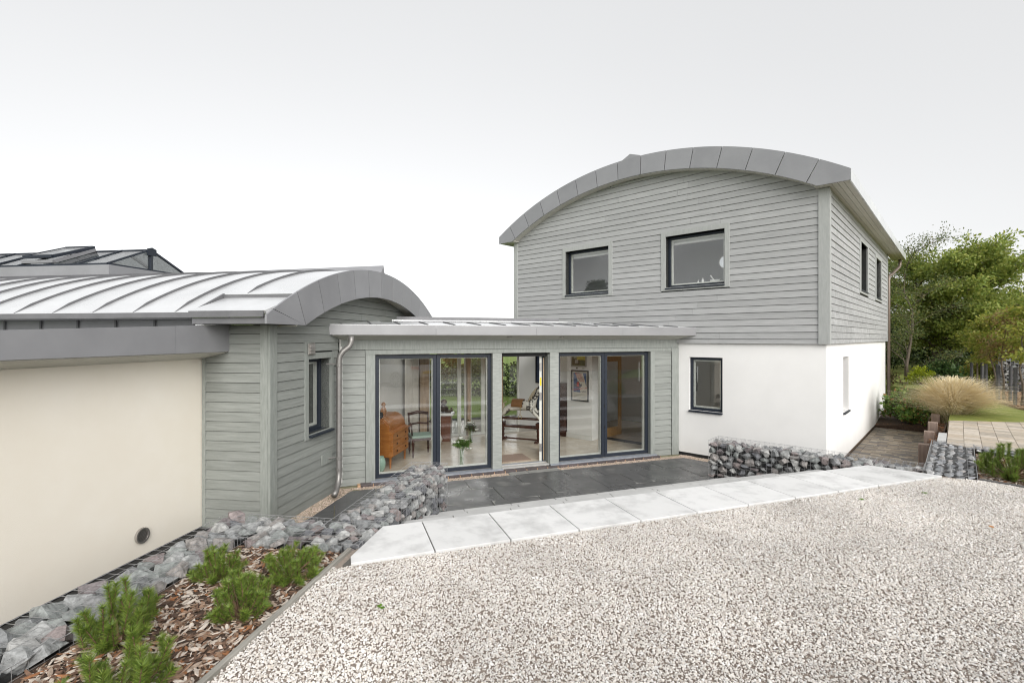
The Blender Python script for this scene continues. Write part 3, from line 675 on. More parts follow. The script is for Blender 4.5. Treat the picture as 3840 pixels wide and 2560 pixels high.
# barrel roof
m = MB(); n = 36; Po = arc_pts(GT, GZ, GRO, -.45, 6.85, n); Pi = arc_pts(GT, GZ, GRO-.06, -.45, 6.85, n)
def strip(m, o0, o1, i0, i1):
    for i in range(i0, i1):
        a, b, c, d = Po[i], Po[i+1], Pi[i+1], Pi[i]
        m.hexa([GB(d[0], o0, d[1]), GB(c[0], o0, c[1]), GB(c[0], o1, c[1]), GB(d[0], o1, d[1]), GB(a[0], o0, a[1]), GB(b[0], o0, b[1]), GB(b[0], o1, b[1]), GB(a[0], o1, a[1])])
strip(m, .33, -.82, 3, n); strip(m, -.821, -3.6, 0, 24); strip(m, -3.601, -9.5, 0, n); strip(m, -.821, -3.6, 33, n)  # gap in the unseen far slope, added to brighten the room below
m.build('roof', ZROOF, wing)
tb = Po[3]
MB().hexa([GB(-.52, .33, 3.09), GB(-.52, -.80, 3.09), GB(tb[0], -.80, tb[1]-.16), GB(tb[0], .33, tb[1]-.16), GB(-.56, .33, 3.131), GB(-.56, -.80, 3.131), GB(tb[0], -.80, tb[1]-.055), GB(tb[0], .33, tb[1]-.055)]).build('gutter_cover', ZROOF, wing)
MB().fbox(GB, tb[0]-.004, tb[0]+.02, -.80, .33, tb[1]-.07, tb[1]-.005).build('step_flashing', ZDARK, wing)
MB().hexa([GB(-.47, -.805, 3.05), GB(-.47, -.835, 3.05), GB(tb[0], -.835, tb[1]-.05), GB(tb[0], -.805, tb[1]-.05), GB(-.47, -.805, 3.135), GB(-.47, -.835, 3.135), GB(tb[0], -.835, tb[1]+.012), GB(tb[0], -.805, tb[1]+.012)]).build('step_flashing', ZDARK, wing)
MB().fbox(GB, -.56, -.53, -.80, .30, 3.045, 3.13).build('eave_strip', ZDARK, wing)
MB().fbox(GB, -.52, -.49, -.78, .30, 2.958, 3.04).build('eave_strip', ZDARK, wing)
MB().fbox(GB, -.50, .0, -.78, .30, 2.956, 2.98).build('eave_soffit', ZDARK, wing)
MB().fbox(GB, -.475, -.45, -9.5, -.84, 3.045, 3.118).build('eave_strip', ZDARK, wing)
MB().fbox(GB, -.44, -.02, -9.5, -.84, 3.03, 3.045).build('eave_soffit', ZDARK, wing)
for k in range(14):
    o = -.44-.665*k; m = MB(); t0 = -.44 if o < -.83 else Po[3][0]+.03
    P = arc_pts(GT, GZ, GRO, t0, 6.8, 30)
    for i in range(30):
        (a0, z0), (a1, z1) = P[i], P[i+1]; e0 = .003 if i == 0 else .036
        m.hexa([GB(a0, o, z0-.01), GB(a1, o, z1-.01), GB(a1, o-.02, z1-.01), GB(a0, o-.02, z0-.01), GB(a0, o-.002, z0+e0), GB(a1, o-.002, z1+.036), GB(a1, o-.016, z1+.036), GB(a0, o-.016, z0+e0)])
    m.build('standing_seam', ZDARK, wing)
SG = [math.pi/2-(-.014+.0838*k) for k in range(-8, 9)]
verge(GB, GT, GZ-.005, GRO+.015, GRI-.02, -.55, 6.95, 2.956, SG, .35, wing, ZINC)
MB().prism([GB(t, .35, z) for t, z in ((2.95, 4.07), (3.45, 4.07), (3.24, 4.125), (3.2, 4.27), (3.1, 4.125))], [GB(t, -9, z) for t, z in ((2.95, 4.07), (3.45, 4.07), (3.24, 4.11), (3.2, 4.13), (3.1, 4.11))]).build('ridge_cap', ZINC, wing)
m = MB(); P = arc_pts(GT, GZI, GRI-.004, .15, 6.25, 60)
for i in range(60):
    (a0, z0), (a1, z1) = P[i], P[i+1]; e = .06; a1, z1 = a0+(a1-a0)*(1-e), z0+(z1-z0)*(1-e)
    m.hexa([GB(a0, .02, z0), GB(a1, .02, z1), GB(a1, .32, z1), GB(a0, .32, z0), GB(a0, .02, z0+.015), GB(a1, .02, z1+.015), GB(a1, .32, z1+.015), GB(a0, .32, z0+.015)])
m.build('verge_soffit', SOFFIT, wing, kind='stuff')
# downpipe with swan neck and shoe
pth = [(-2.86, 8.62, 2.80), (-2.862, 8.62, 2.70), (-2.89, 8.61, 2.62), (-2.99, 8.57, 2.53), (-3.04, 8.55, 2.45), (-3.055, 8.545, 2.36), (-3.055, 8.545, .42), (-3.053, 8.53, .31), (-3.045, 8.46, .20), (-3.035, 8.34, .12), (-3.03, 8.24, .085)]
dp = MB().tube(pth, .049, 14).build('downpipe', PIPE, wing, smooth=True)
for z in (2.26, .62, .42): MB().lathe((-3.055, 8.545, z), [(.05, 0), (.056, .004), (.056, .05), (.05, .054)], 14).build('collar', PIPE, dp)
MB().tube([GB(1.52, .02, 2.31), (-3.09, 8.55, 2.31)], .012, 6).build('bracket', PIPE, dp); MB().tube([GB(1.52, .02, .66), (-3.09, 8.55, .66)], .012, 6).build('bracket', STEEL, dp)
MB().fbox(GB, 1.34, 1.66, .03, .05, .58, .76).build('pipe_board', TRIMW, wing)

# ================================================================== RENDERED WING
rend = thing('rendered_wing', CR(2.5, -2, 0), 'cream rendered wing with overhanging dark zinc fascia, nearest on the left', 'building')
MB().fbox(CR, 0, 6.5, -.3, 0, .012, 2.64).build('rendered_wall', CREAM, rend)
MB().fbox(CR, 0.02, 6.5, -.3, -.015, -.05, .012).build('plinth', BLACK, rend)
vt = MB(); c = CR(.997, 0, .27)
v = node('round_vent', c, rend)
ring = MB(); N_ = 28
for k in range(N_):
    a, b = 2*math.pi*k/N_, 2*math.pi*(k+1)/N_
    q = lambda r, an, o: CR(.997+r*math.cos(an), o, .27+r*math.sin(an))
    ring.hexa([q(.075, a, .001), q(.098, a, .001), q(.098, b, .001), q(.075, b, .001), q(.077, a, .03), q(.095, a, .03), q(.095, b, .03), q(.077, b, .03)])
ring.build('vent_ring', STEEL, v, smooth=False)
for k in range(9):
    z = .27-.066+k*.0165; h = math.sqrt(max(.0002, .076**2-(z-.27)**2))
    MB().hexa([CR(.997-h, .002, z), CR(.997+h, .002, z), CR(.997+h, .02, z-.006), CR(.997-h, .02, z-.006), CR(.997-h, .002, z+.004), CR(.997+h, .002, z+.004), CR(.997+h, .02, z-.002), CR(.997-h, .02, z-.002)]).build('vent_slat', STEEL, v)
bk = MB(); bk.prism([CR(.997+.078*math.cos(6.283*i/20), .0012, .27+.078*math.sin(6.283*i/20)) for i in range(20)], [CR(.997+.078*math.cos(6.283*i/20), .0018, .27+.078*math.sin(6.283*i/20)) for i in range(20)]); bk.build('vent_backing', M('vent_grey', (.16, .155, .145), rough=.6), v)
FO = .45
ztop = lambda t: 2.96-.044*t
for t0, t1 in ((-.02, .95), (.953, 3.6), (3.603, 6.5)):
    MB().hexa([CR(t0, FO-.03, 2.57), CR(t1, FO-.03, 2.57), CR(t1, FO, 2.57), CR(t0, FO, 2.57), CR(t0, FO-.03, ztop(t0)), CR(t1, FO-.03, ztop(t1)), CR(t1, FO, ztop(t1)), CR(t0, FO, ztop(t0))]).build('fascia_panel', ZINC, rend)
MB().tube([CR(.62, FO-.01, ztop(.62)+.004), CR(.42, FO, ztop(.42)+.006), CR(.25, FO+.01, ztop(.25)+.02), CR(.12, FO+.02, ztop(.1)+.06), CR(.05, FO+.03, ztop(.1)+.12)], .012, 6).build('fascia_lip', ZROOF, rend)
for k in range(5):
    a0, a1 = .002+k*.083, .002+(k+1)*.083-.004; zf = lambda a: 2.46+(a)*.235
    MB().hexa([CR(-.0, a0, zf(a0)), CR(6.5, a0, zf(a0)), CR(6.5, a1, zf(a1)), CR(-.0, a1, zf(a1)), CR(-.0, a0, zf(a0)+.014), CR(6.5, a0, zf(a0)+.014), CR(6.5, a1, zf(a1)+.014), CR(-.0, a1, zf(a1)+.014)]).build('soffit_plank', SOFFIT, rend)
MB().hexa([CR(0, .0, 2.477), CR(6.5, .0, 2.477), CR(6.5, .42, 2.577), CR(0, .42, 2.577), CR(0, .0, 2.5), CR(6.5, .0, 2.5), CR(6.5, .42, 2.6), CR(0, .42, 2.6)]).build('soffit_backing', DARKGAP, rend)
MB().hexa([CR(-.0, FO-.031, ztop(0)-.16), CR(6.5, FO-.031, ztop(6.5)-.16), CR(6.5, -4.5, ztop(6.5)-.16), CR(-.0, -4.5, ztop(0)-.16), CR(-.0, FO-.031, ztop(0)-.10), CR(6.5, FO-.031, ztop(6.5)-.10), CR(6.5, -4.5, ztop(6.5)-.10), CR(-.0, -4.5, ztop(0)-.10)]).build('roof', ZROOF, rend)
# upstand under the barrel eave, with the ends of the flat roof's seams
MB().fbox(RT, .62, 9, .03, .05, 2.70, 3.035).build('upstand', ZINC, rend)
for k in range(13):
    s = 1.13+k*.665
    MB().fbox(RT, s, s+.03, .051, .075, 2.70, 3.03).build('upstand_seam', ZDARK, rend)

# ================================================================== ROOF LANTERN
lan = thing('roof_lantern', GB(4.2, -7.5, 4.2), 'dark framed glass roof lantern with an open vent on top of the barrel roof', 'roof lantern')
MB().fbox(GB, 3.02, 5.38, -12, -6.05, 3.7, 4.36).build('kerb', ZINC, lan)
MB().fbox(GB, 2.96, 5.44, -12, -5.98, 4.18, 4.40).build('kerb_capping', ZINC, lan)
for k in range(9): MB().fbox(GB, 2.985, 3.018, -6.8-.665*k-.03, -6.8-.665*k, 3.9, 4.175).build('kerb_seam', ZDARK, lan)
ez, pz, T0, TM, T2_, oe = 4.43, 4.93, 3.1, 4.2, 5.3, -6.17
LGL = glassmat('lantern_glass', (.9, .93, .93), 14.0); LGC = glassmat('lantern_gable_glass')
def bar(a, b, r=.03, nm='glazing_bar'): return MB().tube([a, b], r, 4).build(nm, FRAME, lan)
bar(GB(T0, oe, ez), GB(T0, -12, ez), .04, 'eave_rail'); bar(GB(T2_, oe, ez), GB(T2_, -12, ez), .04, 'eave_rail'); bar(GB(T0, oe, ez), GB(T2_, oe, ez), .04, 'sill_rail')
bar(GB(TM, oe, pz), GB(TM, -12, pz), .045, 'ridge_bar'); bar(GB(TM, oe, pz), GB(TM, oe, ez), .05, 'king_post')
for k in range(8):
    o = oe-.0-k*.8
    bar(GB(T0, o, ez+.02), GB(TM, o, pz+.02)); bar(GB(T2_, o, ez+.02), GB(TM, o, pz+.02))
    if k < 7:
        for q, z in ((T0, 0), (T2_, 0)):
            a, b = (q+.02*(1 if q < TM else -1)), TM
            MB().hexa([GB(a, o-.03, ez), GB(b, o-.03, pz), GB(b, o-.77, pz), GB(a, o-.77, ez), GB(a, o-.03, ez+.02), GB(b, o-.03, pz+.02), GB(b, o-.77, pz+.02), GB(a, o-.77, ez+.02)]).build('pane', LGL, lan)
for q in (T0, T2_):
    MB().prism([GB(q, oe+.0, ez), GB(TM, oe, ez), GB(TM, oe, pz)], [GB(q, oe-.015, ez), GB(TM, oe-.015, ez), GB(TM, oe-.015, pz)]).build('gable_pane', LGC, lan)
MB().prism([GB(TM+.12, oe+.05, pz-.13), GB(TM-.12, oe+.05, pz-.13), GB(TM-.12, oe+.05, pz+.03), GB(TM, oe+.05, pz+.07), GB(TM+.12, oe+.05, pz+.03)], [GB(TM+.12, oe+.02, pz-.13), GB(TM-.12, oe+.02, pz-.13), GB(TM-.12, oe+.02, pz+.03), GB(TM, oe+.02, pz+.07), GB(TM+.12, oe+.02, pz+.03)]).build('ridge_end', FRAME, lan)
vl = lambda t, o, e: GB(t, o, ez+(t-T0)*(pz-ez)/(TM-T0)*1.0+e)
vent = MB()
for a, b in (((3.2, -8.55), (3.2, -7.75)), ((3.2, -7.75), (4.15, -7.75)), ((4.15, -7.75), (4.15, -8.55)), ((4.15, -8.55), (3.2, -8.55))):
    vent.tube([vl(*a, .19-.06*(a[0]-3.2)), vl(*b, .19-.06*(b[0]-3.2))], .05, 4)
vent = vent.build('roof_vent', FRAME, lan)
MB().prism([vl(3.22, -8.53, .2), vl(3.22, -7.77, .2), vl(4.13, -7.77, .15), vl(4.13, -8.53, .15)], [vl(3.22, -8.53, .215), vl(3.22, -7.77, .215), vl(4.13, -7.77, .165), vl(4.13, -8.53, .165)]).build('pane', LGL, vent)
m = MB()
for a, b in (((3.2, -8.58), (3.2, -7.72)), ((3.2, -7.72), (4.15, -7.72))): m.tube([vl(*a, .07), vl(*b, .07)], .05, 4)
m.build('vent_kerb', ZINC, vent)
# ================================================================== GROUND, PAVING, STEPS
def struct(o): o['kind'] = 'structure'; return o
GRASS = M('grass_ground', (.13, .20, .03), (.20, .27, .05), scale=1.1, rough=.9, bump=.8, bscale=60, detail=8, c3=(.165, .235, .04), dist=.03)
ng = 14; gm = MB(); ext = [-900, -300, -120, -60, -30, -15, 0, 15, 30, 45, 60, 120, 300, 900]
for j in range(ng):
    for i in range(ng):
        x, y = ext[i], ext[j]+20; d = math.hypot(x, y); gm.v.append((x, y, -.07+(0 if d < 70 else (d-70)*.004)))
for j in range(ng-1):
    for i in range(ng-1): gm.f.append((j*ng+i, j*ng+i+1, (j+1)*ng+i+1, (j+1)*ng+i))
struct(gm.build('ground', GRASS))
def plan(fr, pts): return [fr(t, o, 0)[:2] for t, o in pts]
def isect(p, d, q, e):
    k = ((q[0]-p[0])*e[1]-(q[1]-p[1])*e[0])/(d[0]*e[1]-d[1]*e[0]); return (p[0]+d[0]*k, p[1]+d[1]*k)
# --- patio: dark basalt slabs in three widths of course
U0, U1 = -2.71, -2.125      # tall gabion between these, along G
JOINT = M('mossy_joint', (.20, .185, .11), (.30, .28, .19), scale=9, rough=.95, bump=.4)
patio_poly = [UV(-5.4, 1.0, 0)[:2], UV(-3.0, 1.0, 0)[:2], UV(-2.3, 4.0, 0)[:2], lkt(3, 3.6), HF(-1.9, 1.5, 0)[:2], HF(0, .01, 0)[:2], HF(3.03, .0, 0)[:2], lkt(7.55, -.09), GB(0, .0, 0)[:2], CR(0, 0, 0)[:2], CR(6, 0, 0)[:2]]
patio = struct(MB().slab(ccw(patio_poly), -.06, -.012).build('patio', JOINT))
BASALT = bpy.data.materials.new('wet_basalt'); BASALT.use_nodes = True
def _basalt():
    nt = BASALT.node_tree; L = nt.links; bs = nt.nodes['Principled BSDF']
    tc = nd(nt, 'ShaderNodeTexCoord'); sp = nd(nt, 'ShaderNodeSeparateXYZ'); L.new(tc.outputs['Generated'], sp.inputs[0])
    def edge(sock):     # 0 at a slab's edge, .5 in its middle
        a = nd(nt, 'ShaderNodeMath', operation='SUBTRACT'); a.inputs[0].default_value = 1; L.new(sock, a.inputs[1])
        b = nd(nt, 'ShaderNodeMath', operation='MINIMUM'); L.new(sock, b.inputs[0]); L.new(a.outputs[0], b.inputs[1]); return b.outputs[0]
    geo = nd(nt, 'ShaderNodeNewGeometry')
    n1 = nd(nt, 'ShaderNodeTexNoise', Scale=1.7, Detail=3); L.new(geo.outputs['Position'], n1.inputs['Vector'])
    n2 = nd(nt, 'ShaderNodeTexNoise', Scale=220, Detail=2); L.new(geo.outputs['Position'], n2.inputs['Vector'])
    rp = nd(nt, 'ShaderNodeValToRGB'); e = rp.color_ramp.elements
    e[0].position = .60; e[0].color = (.085, .086, .087, 1); e[1].position = .68; e[1].color = (.15, .15, .145, 1)
    L.new(n1.outputs[0], rp.inputs[0])
    mr = nd(nt, 'ShaderNodeMapRange', From_Min=.3, From_Max=.7, To_Min=.7, To_Max=1.3); L.new(n2.outputs[0], mr.inputs[0])
    mx = nd(nt, 'ShaderNodeMix', data_type='RGBA', blend_type='MULTIPLY'); mx.inputs[0].default_value = 1
    L.new(rp.outputs[0], mx.inputs[6]); L.new(mr.outputs[0], mx.inputs[7]); L.new(mx.outputs[2], bs.inputs['Base Color'])
    r2 = nd(nt, 'ShaderNodeMapRange', From_Min=.35, From_Max=.64, To_Min=.2, To_Max=.5); L.new(n1.outputs[0], r2.inputs[0]); L.new(r2.outputs[0], bs.inputs['Roughness'])
    b = nd(nt, 'ShaderNodeBump', Strength=.25, Distance=.003); L.new(n2.outputs[0], b.inputs['Height']); L.new(b.outputs[0], bs.inputs['Normal'])
_basalt()
DRYB = M('dry_basalt', (.20, .20, .19), (.29, .29, .275), scale=6, rough=.75)
rows = [(.375, 1.03, [-1.6, -.6, .45, 1.11, 1.52, 2.57, 3.27, 4.31, 5.35, 6.05, 7.0, 8, 9]), (1.03, 1.735, [-1.5, -.5, .2, .80, 1.87, 2.25, 2.93, 3.97, 4.95, 5.95, 6.62, 7.7, 8.7]),
        (1.735, 2.485, [-1.2, -.4, .3, 1.05, 1.7, 2.5, 2.95, 3.6, 4.35, 5.2, 6.1, 7.1, 8]), (2.485, 3.2, [5.2, 6.0, 6.75, 7.6, 8.3]), (3.2, 3.9, [5.4, 6.3, 7.3, 8.2]), (3.9, 4.7, [5.7, 6.6, 7.5, 8.5])]
cy = UV(0, 4.95, 0)
for r, (o0, o1, js) in enumerate(rows):
    for a, b in zip(js[:-1], js[1:]):
        q = ccw(plan(LK, ((a, o0), (b-.012, o0), (b-.012, o1-.012), (a, o1-.012))))
        gp = GB(0, .31, 0); q = clip(q, gp[0], gp[1], -E1[0], -E1[1])
        if len(q) > 2: hp = HF(0, .30, 0); q = clip(q, hp[0], hp[1], .6786, .7345)
        if r > 2 and len(q) > 2: ux = UV(U1-.02, 0, 0); q = clip(q, ux[0], ux[1], E1[0], E1[1])
        if r > 2 and len(q) > 2: q = clip(q, cy[0], cy[1], -G[0], -G[1])
        if len(q) > 2 and abs(area(q)) > .02:
            z = rng.uniform(-.0015, .0015)
            MB().slab(q, -.012, .004+z).build('paving_slab', BASALT, patio)
            # corners of the slabs that have dried pale
            for ci in range(len(q)):
                if rng.random() < .3:
                    p, q1, q0 = q[ci], q[(ci+1) % len(q)], q[ci-1]; s1, s2 = rng.uniform(.08, .26), rng.uniform(.04, .08)
                    l1, l0 = math.dist(p, q1), math.dist(p, q0)
                    if min(l0, l1) < .35: continue
                    a1 = (p[0]+(q1[0]-p[0])*s1/l1, p[1]+(q1[1]-p[1])*s1/l1); a0 = (p[0]+(q0[0]-p[0])*s2/l0, p[1]+(q0[1]-p[1])*s2/l0)
                    md = (p[0]*.3+(a0[0]+a1[0])*.35, p[1]*.3+(a0[1]+a1[1])*.35)
                    MB().prism([(*p, .0), (*a1, .0), (*md, .0), (*a0, .0)], [(*p, .0062+z), (*a1, .0062+z), (*md, .0062+z), (*a0, .0062+z)]).build('dry_patch', DRYB, patio)
for a, b in ((3.26, 3.95), (3.962, 4.36)):
    MB().slab(ccw(plan(LK, ((a, .19), (b, .19), (b, .363), (a, .363)))), -.012, .006).build('paving_slab', DRYB, patio)
struct(MB().slab(ccw([CR(.0, .01, 0)[:2], CR(6, .01, 0)[:2], UV(-3.97, .2, 0)[:2], UV(-3.97, 4.95, 0)[:2], GB(-.05, .0, 0)[:2]]), -.012, -.004).build('drainage_strip', BLACK))
# --- white granite steps
GRAN = M('pale_granite', (.50, .50, .495), (.68, .68, .675), scale=3.2, rough=.75, detail=10, inst=.06, bump=.2, bscale=180, dist=.003, c3=(.66, .66, .655))
GRSTEP = M('grey_granite', (.42, .42, .415), (.52, .52, .51), scale=3, rough=.75, detail=8, inst=.05)
steps = struct(MB().slab(ccw([lkt(7.6, 2.50), lkt(-1.6, 2.50), lkt(-1.9, 4.9), lkt(7.9, 4.9)]), -.06, .13).build('steps', M('step_core', (.2, .2, .19), rough=.9)))
lx, ly = UV(U1+.01, 0, 0)[:2]; gx, gy = HF(0, 1.79, 0)[:2]
def step_clip(q):
    q = clip(ccw(q), lx, ly, -E1[0], -E1[1])
    return clip(q, gx, gy, .6786, .7345) if len(q) > 2 else q
tread = ((4.275, 5.05, .77, 6.758, .757, GRAN, 5), (3.68, 4.32, .5775, 6.29, .75, GRSTEP, 4), (3.075, 3.74, .385, 5.96, .75, GRSTEP, 4), (2.47, 3.14, .1925, 5.85, .75, GRSTEP, 4))
for o0, o1, z, ph, pi_, mt, _ in tread:
    for k in range(-4, 12):
        a, b = ph-k*pi_-pi_, ph-k*pi_
        q = step_clip(plan(LK, ((a+.011, o0), (b, o0), (b, o1), (a+.011, o1))))
        if len(q) > 2 and abs(area(q)) > .01: MB().slab(q, z-.045, z+rng.uniform(-.001, .001)).build('slab', mt, steps, bevel=.004)
    q = step_clip(plan(LK, ((-3, o0+.03), (9, o0+.03), (9, o1-.03), (-3, o1-.03))))
    MB().slab(q, z-.23, z-.046).build('riser', M('riser_granite', (.30, .30, .29), (.38, .38, .37), scale=5, rough=.8), steps)
    q = step_clip(plan(LK, ((-3, o0+.01), (9, o0+.01), (9, o1-.01), (-3, o1-.01))))
    MB().slab(q, z-.045, z-.012).build('joint_bed', M('joint_grit', (.10, .095, .085), rough=.95), steps)
# --- gravel drive
P_edge = lambda v: UV(-2.19, v, 0)[:2]
drive_poly = [P_edge(-14), (30, -14), (30, -9), (10.0, 2.2), (8.2, 4.9), (6.95, 6.50), (6.66, 6.90), (6.60, 6.84), (6.15, 7.24), HF(-1.78, 1.79, 0)[:2], lkt(6.6, 5.0), lkt(7.30, 4.6), P_edge(4.33)]
GBASE = M('gravel_bed', (.24, .20, .165), (.33, .28, .24), scale=40, rough=.95, bump=.6, bscale=90)
drive = struct(MB().slab(ccw(drive_poly), -.06, .742).build('gravel_drive', GBASE))
# --- planting bed with bark, timber edging
SOIL = M('bark_soil', (.05, .032, .022), (.10, .065, .045), scale=25, rough=.95, bump=.8, bscale=60)
bed = struct(MB().slab([UV(-3.42, -3, 0)[:2], UV(-2.225, -3, 0)[:2], UV(-2.225, 4.34, 0)[:2], UV(-3.42, 4.34, 0)[:2]], -.06, .705).build('planting_bed', SOIL))
WEATH = M('weathered_timber', (.20, .19, .165), (.36, .345, .31), scale=2.5, rough=.85, rot=math.atan2(G[1], G[0]), stretch=(1, 14, 8), bump=.6, bscale=6)
tag(MB().fbox(UV, -2.225, -2.185, -3, 4.33, .3, .775).build('timber_edging', WEATH, bevel=.004), 'long weathered timber board edging the bark bed beside the gravel at lower left', 'edging')
e_pts = [(6.66, 6.90), (6.95, 6.50), (8.2, 4.9), (10.0, 2.2)]
m = MB()
for (a, b) in zip(e_pts[:-1], e_pts[1:]):
    d = Vector((b[0]-a[0], b[1]-a[1])).normalized(); nx, ny = -d[1]*.035, d[0]*.035
    m.hexa([(a[0], a[1], .3), (b[0], b[1], .3), (b[0]+nx, b[1]+ny, .3), (a[0]+nx, a[1]+ny, .3), (a[0], a[1], .765), (b[0], b[1], .765), (b[0]+nx, b[1]+ny, .765), (a[0]+nx, a[1]+ny, .765)])
tag(m.build('timber_edging', M('dark_edging', (.10, .10, .10), (.16, .16, .155), scale=8)), 'dark timber edging curving round the bark bed at the right edge', 'edging')
HRW = lambda w, t, z=0: HR(t, w, z)
bed2 = struct(MB().slab(ccw([(6.69, 6.93), (6.98, 6.53), (8.23, 4.93), (10.03, 2.23), (16, 3), (16, 6.0), HRW(2.6, .70)[:2], HRW(2.13, .70)[:2]]), -.06, .715).build('planting_bed', SOIL))
# --- brick path beside the house
PATHBED = M('path_sand', (.07, .06, .05), (.12, .10, .085), scale=12, rough=.95)
path = struct(MB().slab(ccw([HRW(.0, -1.23)[:2], HRW(1.52, -1.23)[:2], HRW(1.40, 7.45)[:2], HRW(.0, 7.45)[:2]]), -.06, -.006).build('brick_path', PATHBED))
PAVE = palette('clay_paver', [(.17, .145, .115), (.24, .205, .16), (.20, .165, .13), (.115, .108, .102), (.26, .215, .16), (.31, .27, .215), (.15, .135, .12)], rough=.75, scale=20, bump=.3, vary=.2)
rp_ = random.Random(4); n_p = 0; rest = MB()
for r in range(80):
    t = -1.2+r*.108
    if t > 7.35: break
    w = .16-(rp_.random()*.2); MB_row = []
    L0 = .02
    MBq = (HRW(.02, t), HRW(.155, t), HRW(.155, t+.102), HRW(.02, t+.102))
    cells = [(.02, .15)]
    x = .156+rp_.uniform(-.0, .0)
    while x < 1.36:
        l = rp_.choice((.16, .21, .21, .26)); cells.append((x, min(x+l-.006, 1.37))); x += l
    for a, b in cells:
        if b-a < .04: continue
        z = rp_.uniform(-.002, .002)
        mm = MB().slab([HRW(a, t)[:2], HRW(b, t)[:2], HRW(b, t+.102)[:2], HRW(a, t+.102)[:2]], -.006, .006+z)
        if n_p < 297 and t > -1.1: mm.build('paver', PAVE, path); n_p += 1
        else: rest.add(mm.v, mm.f)
q = rest.build('paver_infill', palette('clay_paver_far', [(.17, .145, .115), (.24, .205, .16), (.20, .165, .13), (.115, .108, .102), (.26, .215, .16), (.31, .27, .215), (.15, .135, .12)], island=True, rough=.75, scale=20, bump=.3, vary=.2), path, kind='stuff')
# --- upper paving
up_poly = ccw([HRW(1.74, 1.22)[:2], HRW(2.1, .95)[:2], (16, 5.9), (17, 10.3), (14, 11.05), (12.15, 11.49), HRW(1.72, 4.62)[:2]])
upper = struct(MB().slab(up_poly, -.06, .752).build('upper_paving', M('pave_sand', (.16, .13, .10), (.22, .18, .14), scale=12, rough=.95)))
PAV2 = palette('pale_paver', [(.42, .365, .295), (.50, .44, .365), (.46, .39, .31), (.38, .335, .28), (.54, .48, .41)], rough=.75, scale=14, bump=.25, vary=.15)
nn = 0; rest2 = MB()
for i in range(-4, 40):
    for j in range(-2, 30):
        w, t = 1.745+j*.245, -.8+i*.235
        q = clip_to(ccw([HRW(w, t)[:2], HRW(w+.238, t)[:2], HRW(w+.238, t+.228)[:2], HRW(w, t+.228)[:2]]), up_poly)
        if len(q) < 3 or abs(area(q)) < .004: continue
        if nn < 299 and q[0][0] < q[0][1]*1.12:
            MB().slab(q, .752, .765+rng.uniform(-.002, .002)).build('paver', PAV2, upper); nn += 1
        else:
            mq = MB().slab(q, .752, .765); rest2.add(mq.v, mq.f)
rest2.build('paver_infill', palette('pale_paver_far', [(.42, .365, .295), (.50, .44, .365), (.46, .39, .31), (.38, .335, .28), (.54, .48, .41)], island=True, rough=.75, scale=14, bump=.25, vary=.15), upper, kind='stuff')
tag(MB().slab(ccw([HRW(1.60, 1.35)[:2], HRW(1.73, 1.35)[:2], HRW(1.73, 2.5)[:2], HRW(1.60, 2.5)[:2]]), -.05, .765).build('kerb_stone', GRSTEP), 'pale kerb stone between the timber posts and the upper paving', 'kerb')
bed3 = struct(MB().prism([(*HRW(1.41, -1.0)[:2], -.06), (*HRW(1.6, -1.0)[:2], -.06), (*HRW(1.72, 7.4)[:2], -.06), (*HRW(1.41, 7.4)[:2], -.06)], [(*HRW(1.41, -1.0)[:2], .2), (*HRW(1.6, -1.0)[:2], .55), (*HRW(1.72, 7.4)[:2], .6), (*HRW(1.41, 7.4)[:2], .25)]).build('planting_bed', SOIL))
bed4 = struct(MB().prism([(*HRW(-.05, 7.46)[:2], -.06), (*HRW(1.72, 7.46)[:2], -.06), (*HRW(2.2, 10.5)[:2], -.06), (*HRW(-.05, 10.5)[:2], -.06)], [(*HRW(-.05, 7.46)[:2], .05), (*HRW(1.72, 7.46)[:2], .30), (*HRW(2.2, 10.5)[:2], .62), (*HRW(-.05, 10.5)[:2], .35)]).build('planting_bed', SOIL))
# --- raised lawn on the right, bark border under the staked trees
LAWN = M('lawn_turf', (.19, .235, .045), (.29, .315, .075), scale=1.6, rough=.9, bump=.9, bscale=70, detail=8, c3=(.235, .27, .06), dist=.03)
lp = [(10.58, 11.76), (12.15, 11.50), (14, 11.06), (17, 10.31), (60, 0), (90, 60), (40, 120), (12, 60), HRW(.2, 13)[:2], HRW(2.25, 10.52)[:2], HRW(1.74, 7.5)[:2], HRW(1.73, 4.65)[:2]]
lz = lambda x, y: .755+max(0, math.hypot(x, y)-16)*.012
lawn = struct(MB().prism([(x, y, -.065) for x, y in lp], [(x, y, lz(x, y)) for x, y in lp]).build('lawn', LAWN))
bb = [(13.9, 12.6), (14.0, 13.4), (15.0, 15.2), (16.4, 17.5), (17.2, 19.0), (19, 20.5), (22, 20), (22, 12)]
border = struct(MB().prism([(x, y, .7) for x, y in bb], [(x, y, lz(x, y)+.05) for x, y in bb]).build('bark_border', M('bark_border', (.16, .09, .05), (.26, .165, .095), scale=12, rough=.95, bump=.8, bscale=40, c3=(.20, .12, .065))))
# --- rear deck and rear lawn behind the glazed link
deck = struct(MB().slab(ccw([(-3.4, 13.3), (1.5, 15.0), (.6, 17.6), (-4.3, 15.9)]), -.05, -.01).build('rear_deck', DARKGAP))
for k in range(17):
    o = -.15-k*.148
    MB().slab(ccw([BK(-.6, o, 0)[:2], BK(4.0, o, 0)[:2], BK(4.0, o-.14, 0)[:2], BK(-.6, o-.14, 0)[:2]]), -.01, .015).build('deck_board', M('deck_timber', (.30, .27, .23), (.40, .37, .32), scale=3, inst=.1, rough=.7), deck)

